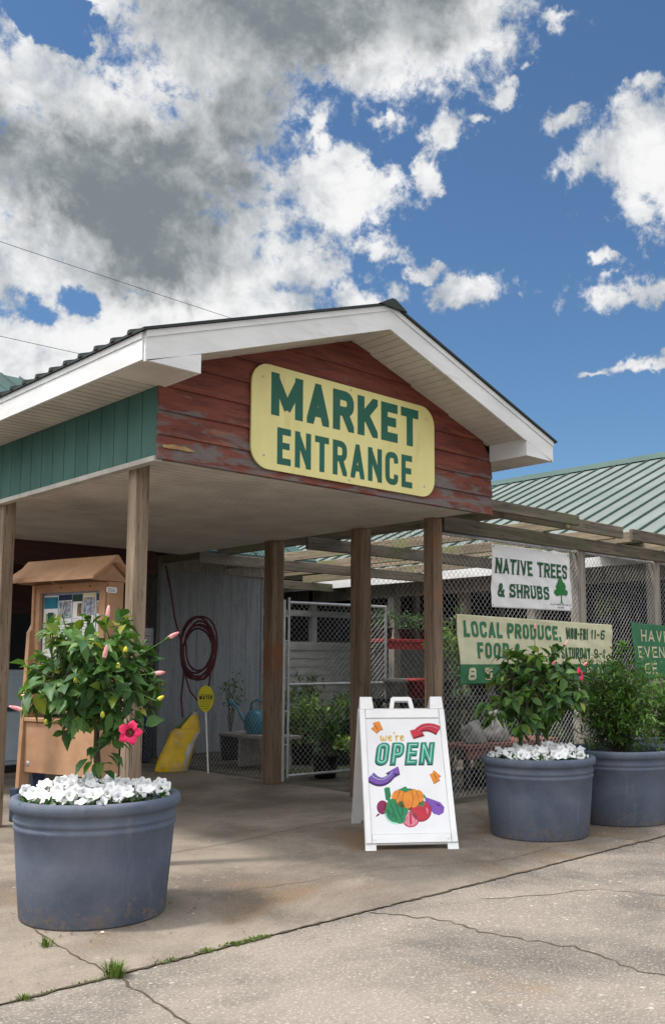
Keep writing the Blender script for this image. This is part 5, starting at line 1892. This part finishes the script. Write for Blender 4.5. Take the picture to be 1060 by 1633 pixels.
# ---------------------------------------------------------------- hose on the fence
b = MB()
HX = CW - .02
pts = [(HX + .03, 5.86, 2.80), (HX + .02, 5.70, 2.45), (HX, 5.55, 2.05), (HX - .01, 5.38, 1.75)]
cy0, cz0 = 4.96, 1.66
for k in range(6 * 20 + 1):
    a = -2 * pi * k / 20
    rr = .33 + .05 * sin(k * .31) + .055 * sin(k * .113 + 1) + .018 * ((k // 20) % 3)
    pts.append((HX - .012 * ((k // 20) % 4) - .005 * sin(k), cy0 + rr * cos(a) * 1.05 + .02 * sin(k * .6), cz0 + rr * sin(a) * 1.02 + .02 * cos(k * .45)))
pts += [(HX - .01, 5.28, 1.30), (HX - .01, 5.33, .95), (HX, 5.30, .70)]
b.tube(pts, .0145, 7)
b.tube([(HX - .02, 4.62, 1.45), (HX - .02, 4.66, 1.15), (HX - .02, 4.86, .90), (HX - .02, 5.10, 1.05), (HX - .02, 5.28, 1.35)], .012, 7)
tag(b.build('garden_hose', 'hose', None, (HX, 5, 1.2)), 'dark red garden hose coiled and hung on the chain link', 'hose')

# ---------------------------------------------------------------- yellow bag slumped against the fence
bag = thing('yellow_bag', 'slumped yellow bag with green and white print against the fence', 'bag', (3.52, 5.26, 0), radians(-46))
def bag_part(z0, z1, nm, m_, pick=None):
    """stretch of the bag between two heights: broad slumped base, gathered neck leaning right"""
    b = MB()
    rows = []
    n = 28
    N = int((z1 - z0) / .022) + 1
    for q in range(N + 1):
        u = q / N
        z = z0 + (z1 - z0) * u
        g_ = z / .78
        wx = .215 * (1 - .16 * g_) * (1.0 if g_ < .66 else max(.22, 1 - (g_ - .66) * 2.5))
        wy = .125 * (1 - .25 * g_) * (1.0 if g_ < .66 else max(.35, 1 - (g_ - .66) * 2.0)) * min(1, .82 + z * 3)
        lean = .30 * g_ ** 1.25
        row = []
        for k in range(n):
            a = 2 * pi * k / n
            cxs, sns = cos(a), sin(a)
            x = wx * math.copysign(abs(cxs) ** .55, cxs)
            y = wy * math.copysign(abs(sns) ** .65, sns)
            nz = mnoise.noise(Vector((x * 8, y * 8 + 3, z * 6))) * .03 + mnoise.noise(Vector((x * 22, y * 22, z * 15 + x * 10))) * .012
            pl = .012 * sin(k * 2.3 + z * 5) * max(0, g_ - .55) * 2
            row.append((x * (1 + nz * 2 + pl * 4) + lean, y * (1 + nz * 3) + nz * .6 + pl, max(.002, z + nz * .5)))
        rows.append(row)
    b.smooth = True
    b.grid(rows, True)
    if pick:
        for q in range(len(b.f)):
            b.mi[q] = pick(q // n, q % n)
    b.face(list(reversed(rows[0])))
    b.face(rows[-1])
    return b.build(nm, m_, bag)
bag_part(0.004, .56, 'sack', ['bag', 'bag_white', 'bag_green'], pick=lambda q, k: 1 if (k in (24, 25, 26) and 3 < q < 24) or (k == 23 and 9 < q < 17) else 0)
bag_part(.562, .78, 'gathered_top', ['bag', 'bag_green', 'bag_white'], pick=lambda q, k: 1 if k in (15, 16, 17, 18, 19) else (2 if q > 7 else 0))

# ---------------------------------------------------------------- yellow stake sign
st = thing('stake_sign', 'oval yellow WATER sign on a thin white stake by the fence', 'sign', (3.66, 4.70, 0), radians(-45 - 0))
b = MB()
b.tube([(.05, 0, .01), (.0, 0, .85)], .011, 6)
b.build('stake', 'white_plastic', st)
b = MB()
oval = [(x * .105, .965 + y * .175) for x, y in ellipse(0, 0, 1, 1, 28)]
oval = [(x * (1.0 if z > .9 else .80 + .2 * max(0, (z - .78) / .12)), z) for x, z in oval]
b.prism(oval, lambda a, c, d: (a, -d, c), .0, .012)
b.build('sign_disc', 'stake_yellow', st)
b = MB()
fsd = lambda a, c, d: (a, -.0125 - d, c)
fit_text(b, 'WATER', -.088, .088, .955, .052, .011, .006, fsd, d=.0003)
b.prism([(-.095, 1.015), (.095, 1.015), (.095, 1.020), (-.095, 1.020)], lambda a, c, d: (a, -d, c), .0125, .0132)
for k, w in enumerate((.078, .066, .07, .046)):
    b.box(-w, -.0132, .925 - k * .03, w, -.0125, .930 - k * .03)
b.build('lettering', 'print_black', st)

# ---------------------------------------------------------------- bench with watering can behind the fence
bench = thing('plank_bench', 'low grey plank bench behind the fence under a teal can', 'bench', (4.65, 4.75, 0))
b = MB()
b.bbox(4.42, 4.2, .41, 4.88, 5.45, .455, .006)
b.build('seat', 'plank', bench, bench.location)
for y in (4.35, 5.05):
    b = MB()
    b.bbox(4.48, y, .002, 4.82, y + .05, .409, .005)
    b.build('leg', 'plank', bench, bench.location)
wc = thing('watering_can', 'teal watering can with long spout on the grey plank bench', 'watering can', (4.62, 4.86, .457), radians(104))
b = MB()
b.lathe([(.001, .0), (.135, .0), (.15, .02), (.17, .09), (.175, .17), (.16, .25), (.12, .30), (.06, .325), (.001, .33)], seg=24)
b.build('body', 'teal', wc)
b = MB()
b.tube([(.14, 0, .10), (.25, 0, .20), (.36, 0, .36), (.42, 0, .40)], [.032, .024, .018, .018], 10)
b.tube([(.415, 0, .395), (.47, 0, .415)], [.02, .055], 12)
b.build('spout', 'teal', wc)
b = MB()
b.tube([(-.165, 0, .12), (-.22, 0, .28), (-.13, 0, .43), (.02, 0, .46), (.10, 0, .41), (.11, 0, .31)], .016, 8)
b.build('handle', 'teal', wc)

# ---------------------------------------------------------------- dark tub and wall notices under the canopy
tub = thing('storage_tub', 'dark blue storage tub standing by the wall at the left of the grey shed', 'tub', (3.75, 6.62, 0))
b = MB()
b.lathe([(.001, .0), (.22, .0), (.235, .02), (.27, .60), (.285, .61), (.285, .64), (.262, .64), (.24, .10), (.001, .08)], seg=32)
b.build('body', 'slate', tub)
b = MB()
b.lathe([(.29, .641), (.295, .66), (.28, .685), (.12, .70), (.001, .705)], seg=32)
b.build('lid', 'slate', tub)
def notice(x, z, w, h, m_, label, y=7.155, bits=True):
    b = MB()
    b.box(-w / 2, -.012, 0, w / 2, 0, h)
    if bits:
        r = random.Random(int(x * 50))
        for k in range(5):
            b.box(-w * .4, -.0135, h * (.15 + .14 * k), w * r.uniform(.0, .42), -.0125, h * (.15 + .14 * k) + h * .05, 1)
    o = b.build('wall_notice', [m_, 'ink'])
    o.location = (x, y, z)
    tag(o, label, 'notice', 'notices on the dark wall')
notice(4.16, 1.66, .36, .30, 'paper', 'white notice on the dark wall beside the grey corner board')
notice(1.86, 1.62, .18, .55, 'paper', 'tall white notice on the dark wall at the far left edge')
notice(2.10, 1.58, .16, .22, 'p_photo', 'small photo notice on the dark wall left of the kiosk', bits=False)
fz = thing('chest_freezer', 'pale blue upright cabinet against the dark wall at the left edge', 'cabinet', (1.95, 6.85, 0))
b = MB()
b.bbox(1.62, 6.55, .10, 2.28, 7.10, 1.34, .02)
b.build('body', 'paleblue', fz, fz.location)
b = MB()
b.bbox(1.66, 6.52, .16, 2.24, 6.548, 1.28, .008)
b.build('door', 'paleblue', fz, fz.location)
b = MB()
b.box(1.70, 6.50, .80, 2.16, 6.518, .86)
b.box(1.68, 6.51, .88, 1.74, 6.518, 1.1)
b.build('handle', 'slate', fz, fz.location)
b = MB()
b.box(1.64, 6.58, .002, 2.26, 7.08, .099)
b.build('plinth', 'black', fz, fz.location)

# ---------------------------------------------------------------- nursery yard: tables, pots and plants
def table(name, label, x0, y0, x1, y1, h, m_, legm='nursery_pot'):
    th = thing(name, label, 'table', ((x0 + x1) / 2, (y0 + y1) / 2, 0), group='display tables in the nursery yard')
    b = MB()
    b.bbox(x0, y0, h - .05, x1, y1, h, .006)
    b.build('tabletop', m_, th, th.location)
    b = MB()
    b.box(x0 + .02, y0 + .03, h - .16, x1 - .02, y0 + .06, h - .051)
    b.build('apron', m_, th, th.location)
    for x in (x0 + .05, x1 - .11):
        for y in (y0 + .065, y1 - .11):
            b = MB()
            b.box(x, y, .002, x + .06, y + .06, h - .052)
            b.build('leg', legm, th, th.location)
    return th
table('display_table', 'tall red painted display table carrying a clipped green shrub row', 6.9, 4.6, 9.8, 5.15, 1.80, 'bench_red')
table('display_table', 'low plank table with stone statues behind the fence', 4.85, 1.25, 6.6, 1.75, .50, 'redplank')
table('display_table', 'long black display table behind the cream banner', 5.0, 2.4, 9.2, 3.0, .98, 'nursery_pot')


def leafy(name, label, loc, h, rx, rz, n, seed, m_, L=(.05, .09), wr=.5, cat='plant', group='potted plants in the nursery yard', pot=None, upright=0.2):
    """bushy plant: rosettes of leaves through a lumpy crown, stems, and an optional nursery pot"""
    r = random.Random(seed)
    th = thing(name, label, cat, loc, group=group)
    base = 0.0
    if pot:
        b = MB()
        pr, ph = pot
        b.lathe([(.001, .004), (pr * .78, .0), (pr, ph), (pr + .012, ph), (pr + .012, ph + .02), (pr - .01, ph + .02), (pr - .02, ph - .03), (.001, ph - .03)], seg=20)
        b.build('pot', 'nursery_pot' if pot[0] < .5 else 'terracotta', th)
        base = ph - .03
    t, fol = MB(), MB()
    cz = h - rz
    for k in range(n):
        v = rdir(r)
        q = r.uniform(.3, 1.0)
        lump = .78 + .45 * mnoise.noise(v * 2.1 + Vector((seed * 3.3, 0, 0)))
        P = Vector((v.x * rx * q * lump, v.y * rx * q * lump, cz + v.z * rz * q * lump))
        if k % 3 == 0:
            t.tube([(0, 0, base), (P.x * .35, P.y * .35, base + (P.z - base) * .6), P], [.006, .005, .002], 4)
        out = v
        for m__ in range(r.randint(4, 7)):
            dv = (out * .4 + rdir(r) + Vector((0, 0, upright))).normalized()
            LL = r.uniform(*L)
            leaf(fol, P + rdir(r) * .03, dv, Vector((0, 0, 1)) + rdir(r) * .5, LL, LL * wr, .15, .25)
    t.build('stem', 'bark', th)
    fol.build('foliage', m_, th)
    return th


leafy('shrub', 'bright yellow green shrub seen through the gate', (5.35, 4.75, 0), 1.10, .50, .46, 150, 41, 'lime', (.06, .10), .55, pot=(.17, .28))
leafy('shrub', 'low lime plant at the foot of the gate', (5.75, 4.35, 0), .46, .26, .20, 40, 42, 'lime', (.05, .09), .6, pot=(.14, .2))
leafy('shrub', 'mid green bushy shrub behind the gate beside the brown post', (6.5, 4.6, 0), 1.22, .40, .46, 90, 43, 'mid', (.04, .08), .45, pot=(.18, .3))
leafy('shrub', 'small russet and green plant low behind the gate', (6.0, 4.2, 0), .34, .26, .14, 34, 44, 'redleaf', (.05, .08), .5, pot=(.13, .16))
leafy('shrub', 'dusty green plant behind the left of the gate', (5.0, 6.0, 0), 1.35, .30, .34, 46, 45, 'mid', (.04, .08), .35, pot=(.16, .35))
for i, x in enumerate((7.15, 7.62, 8.10)):
    leafy('clipped_shrub', ['rounded green shrub on the red table, left of three', 'middle rounded green shrub on the red table', 'rounded green shrub on the red table, nearest the white banner'][i], (x, 4.88, 1.802), .52, .27, .20, 56, 50 + i, 'mid', (.03, .06), .5, group='clipped shrubs on the red table', pot=(.12, .16))
feathery('tall_grass_plant', 'tall bright green upright plant beside the white banner', (8.3, 4.3, 1.2), 1.25, .26, 46, 61, 'lime', None, (.07, .13), .014, 'plant', 1.0)
feathery('feathery_plant', 'loose feathery green plant right of the middle brown post', (6.0, 2.6, 0), 1.75, .42, 60, 62, 'mid', None, (.06, .12), .012, 'plant', .5)
feathery('feathery_plant', 'grey green grassy plant behind the stone statue', (6.35, 2.15, 0), 1.15, .34, 46, 63, 'fine', None, (.08, .16), .010, 'plant', .8)
leafy('shrub', 'yellow green plant hanging by the grey post at right', (9.3, 2.2, 2.0), .60, .22, .24, 34, 64, 'lime', (.06, .10), .4, pot=None, group=None)
leafy('shrub', 'dark shrub in a black pot below the plank table', (5.3, 1.45, 0), .42, .22, .16, 34, 65, 'hib_dark', (.05, .08), .5, pot=(.14, .18))
leafy('shrub', 'dark shrub in a black pot right of the gate', (4.6, 2.3, 0), .80, .30, .30, 46, 66, 'hib_dark', (.05, .08), .5, pot=(.17, .30))
leafy('shrub', 'green shrub in black pot behind the black table', (7.6, 3.6, 0), 1.55, .45, .50, 80, 67, 'mid', (.05, .09), .5, pot=(.2, .35))
def soft_shrub(label, loc, h, rx, n, seed, m_):
    return leafy('potted_shrub', label, loc, h, rx, h * .58, n, seed, m_, (.035, .080), .28, 'shrub', 'feathery shrubs in planters', None, .7)


soft_shrub('feathery green shrub in the planter without flowers, left of the green banner', (P3[0], P3[1], .56), 1.12, .53, 1300, 31, 'fine')
soft_shrub('darker feathery shrub cut off by the right edge of the picture', (P4[0], P4[1], .56), .95, .60, 800, 32, 'fine')
for i, (x, y, h, rx, mm, lab) in enumerate(((7.3, 8.3, 1.15, .40, 'mid', 'green shrub against the white wall, left end of the row behind the gate'), (8.4, 8.2, 1.45, .46, 'fine', 'tallest shrub of the row against the white wall behind the gate'),
                                           (9.5, 8.3, 1.05, .42, 'lime', 'yellow green shrub against the white wall behind the gate'), (10.7, 8.2, 1.30, .45, 'hib_dark', 'dark shrub against the white wall, right end of the row'))):
    leafy('shrub', lab, (x, y, 0), h, rx, h * .40, 80, 80 + i, mm, (.06, .11), .45, group='shrubs along the white wall', pot=(.2, .3))
leafy('shrub', 'low dark green shrub between the gate and the white wall', (6.6, 6.4, 0), .75, .42, .30, 70, 90, 'hib_dark', (.05, .09), .5, pot=(.2, .25))
leafy('shrub', 'broad lime shrub behind the middle brown post', (6.9, 5.9, 0), .95, .50, .36, 90, 91, 'lime', (.05, .09), .5, pot=(.2, .28))
# stone statues
def lumps(spec, nm, label, loc, rz):
    b = MB()
    me = None
    r = random.Random(7)
    # one skin over several balls: march the union radially from the statue's middle
    C0 = Vector((0, 0, .14))
    rows = []
    NU, NV = 28, 40
    for iu in range(NU + 1):
        th_ = pi * iu / NU
        row = []
        for iv in range(NV):
            ph = 2 * pi * iv / NV
            d = Vector((sin(th_) * cos(ph), sin(th_) * sin(ph), cos(th_)))
            best = .03
            for (x, y, z, rad) in spec:
                c_ = Vector((x, y, z)) - C0
                bq = c_.dot(d)
                disc = bq * bq - c_.length_squared + rad * rad
                if disc > 0:
                    best = max(best, bq + sqrt(disc))
            p_ = C0 + d * best
            p_ = p_ + d * mnoise.noise(p_ * 16) * .012
            p_.z = max(p_.z, .0)
            row.append(tuple(p_))
        rows.append(row)
    b.smooth = True
    b.grid(rows, True)
    o = b.build(nm, 'stone')
    o.location = loc
    o.rotation_euler = (0, 0, rz)
    tag(o, label, 'statue', 'stone statues on the plank table')
lumps([(0, 0, .13, .14), (.03, 0, .27, .095), (-.02, -.03, .05, .15), (.07, -.08, .26, .035), (-.05, .02, .31, .04), (.10, 0, .08, .10)], 'garden_statue', 'taller round headed grey stone statue on the plank table', (5.62, 1.48, .502), .4)
lumps([(0, 0, .10, .12), (.07, 0, .17, .08), (-.08, 0, .15, .07), (.0, -.05, .05, .13), (.09, -.03, .22, .04)], 'garden_statue', 'lower hunched grey stone statue at the left end of the plank table', (5.18, 1.48, .502), .2)
for i, (x, y, h, rx, mm, lab) in enumerate(((6.05, 2.7, 1.05, .30, 'lime', 'lime plant on the black table behind the white banner'), (6.75, 2.65, .85, .32, 'mid', 'mid green plant on the black table right of the lime plant'),
                                           (7.4, 2.7, 1.10, .30, 'fine', 'taller fine leaved plant on the black table between the banners'), (8.05, 2.7, .80, .32, 'lime', 'small lime plant on the black table behind the green banner'),
                                           (8.7, 2.7, 1.0, .30, 'mid', 'green plant at the right end of the black table'))):
    leafy('potted_plant', lab, (x, y, .982), h, rx, h * .38, 90, 120 + i, mm, (.05, .10), .4, group='plants on the black table', pot=(.14, .2))
for i, (x, y, h, rx, mm, lab) in enumerate(((4.55, 3.35, 1.0, .32, 'mid', 'green plant just inside the fence right of the gate end'), (7.2, 1.9, 1.0, .36, 'fine', 'fine leaved plant behind the fence between the second and third planters'),
                                           (6.0, 5.9, 1.25, .42, 'mid', 'tall green shrub behind the gate, left of the red table'))):
    leafy('shrub', lab, (x, y, 0), h, rx, h * .42, 100, 140 + i, mm, (.05, .10), .45, pot=(.17, .26))
# stacked terracotta pots on the black table
def clay(x, y, z, label, k):
    th = thing('clay_pot', label, 'pot', (x, y, z), group='clay pots on the black table')
    b = MB()
    b.lathe([(.001, .0), (.10, .0), (.14, .2), (.155, .2), (.155, .25), (.14, .25), (.125, .2), (.001, .05)], seg=24)
    b.build('body', ['bench_red', 'stone', 'terracotta'][k], th)
clay(5.55, 2.7, .982, 'red clay pot on the black table below the cream banner', 0)
clay(5.15, 2.7, .982, 'grey stone pot on the black table beside the red pot', 1)

# ---------------------------------------------------------------- overhead wires
def wirep(a, b_, sag, label):
    m_ = MB()
    A, B = Vector(a), Vector(b_)
    m_.tube([A.lerp(B, k / 24) - Vector((0, 0, sag * 4 * (k / 24) * (1 - k / 24))) for k in range(25)], .0065, 5)
    tag(m_.build('power_line', 'cable', None, tuple(A)), label, 'power line', 'overhead wires')
wirep((-26, 14, 12.15), (14, 14, 10.35), .35, 'upper thin overhead wire crossing the dark cloud')
wirep((-26, 14, 8.65), (12, 14, 8.60), .3, 'lower thin overhead wire at the left edge')
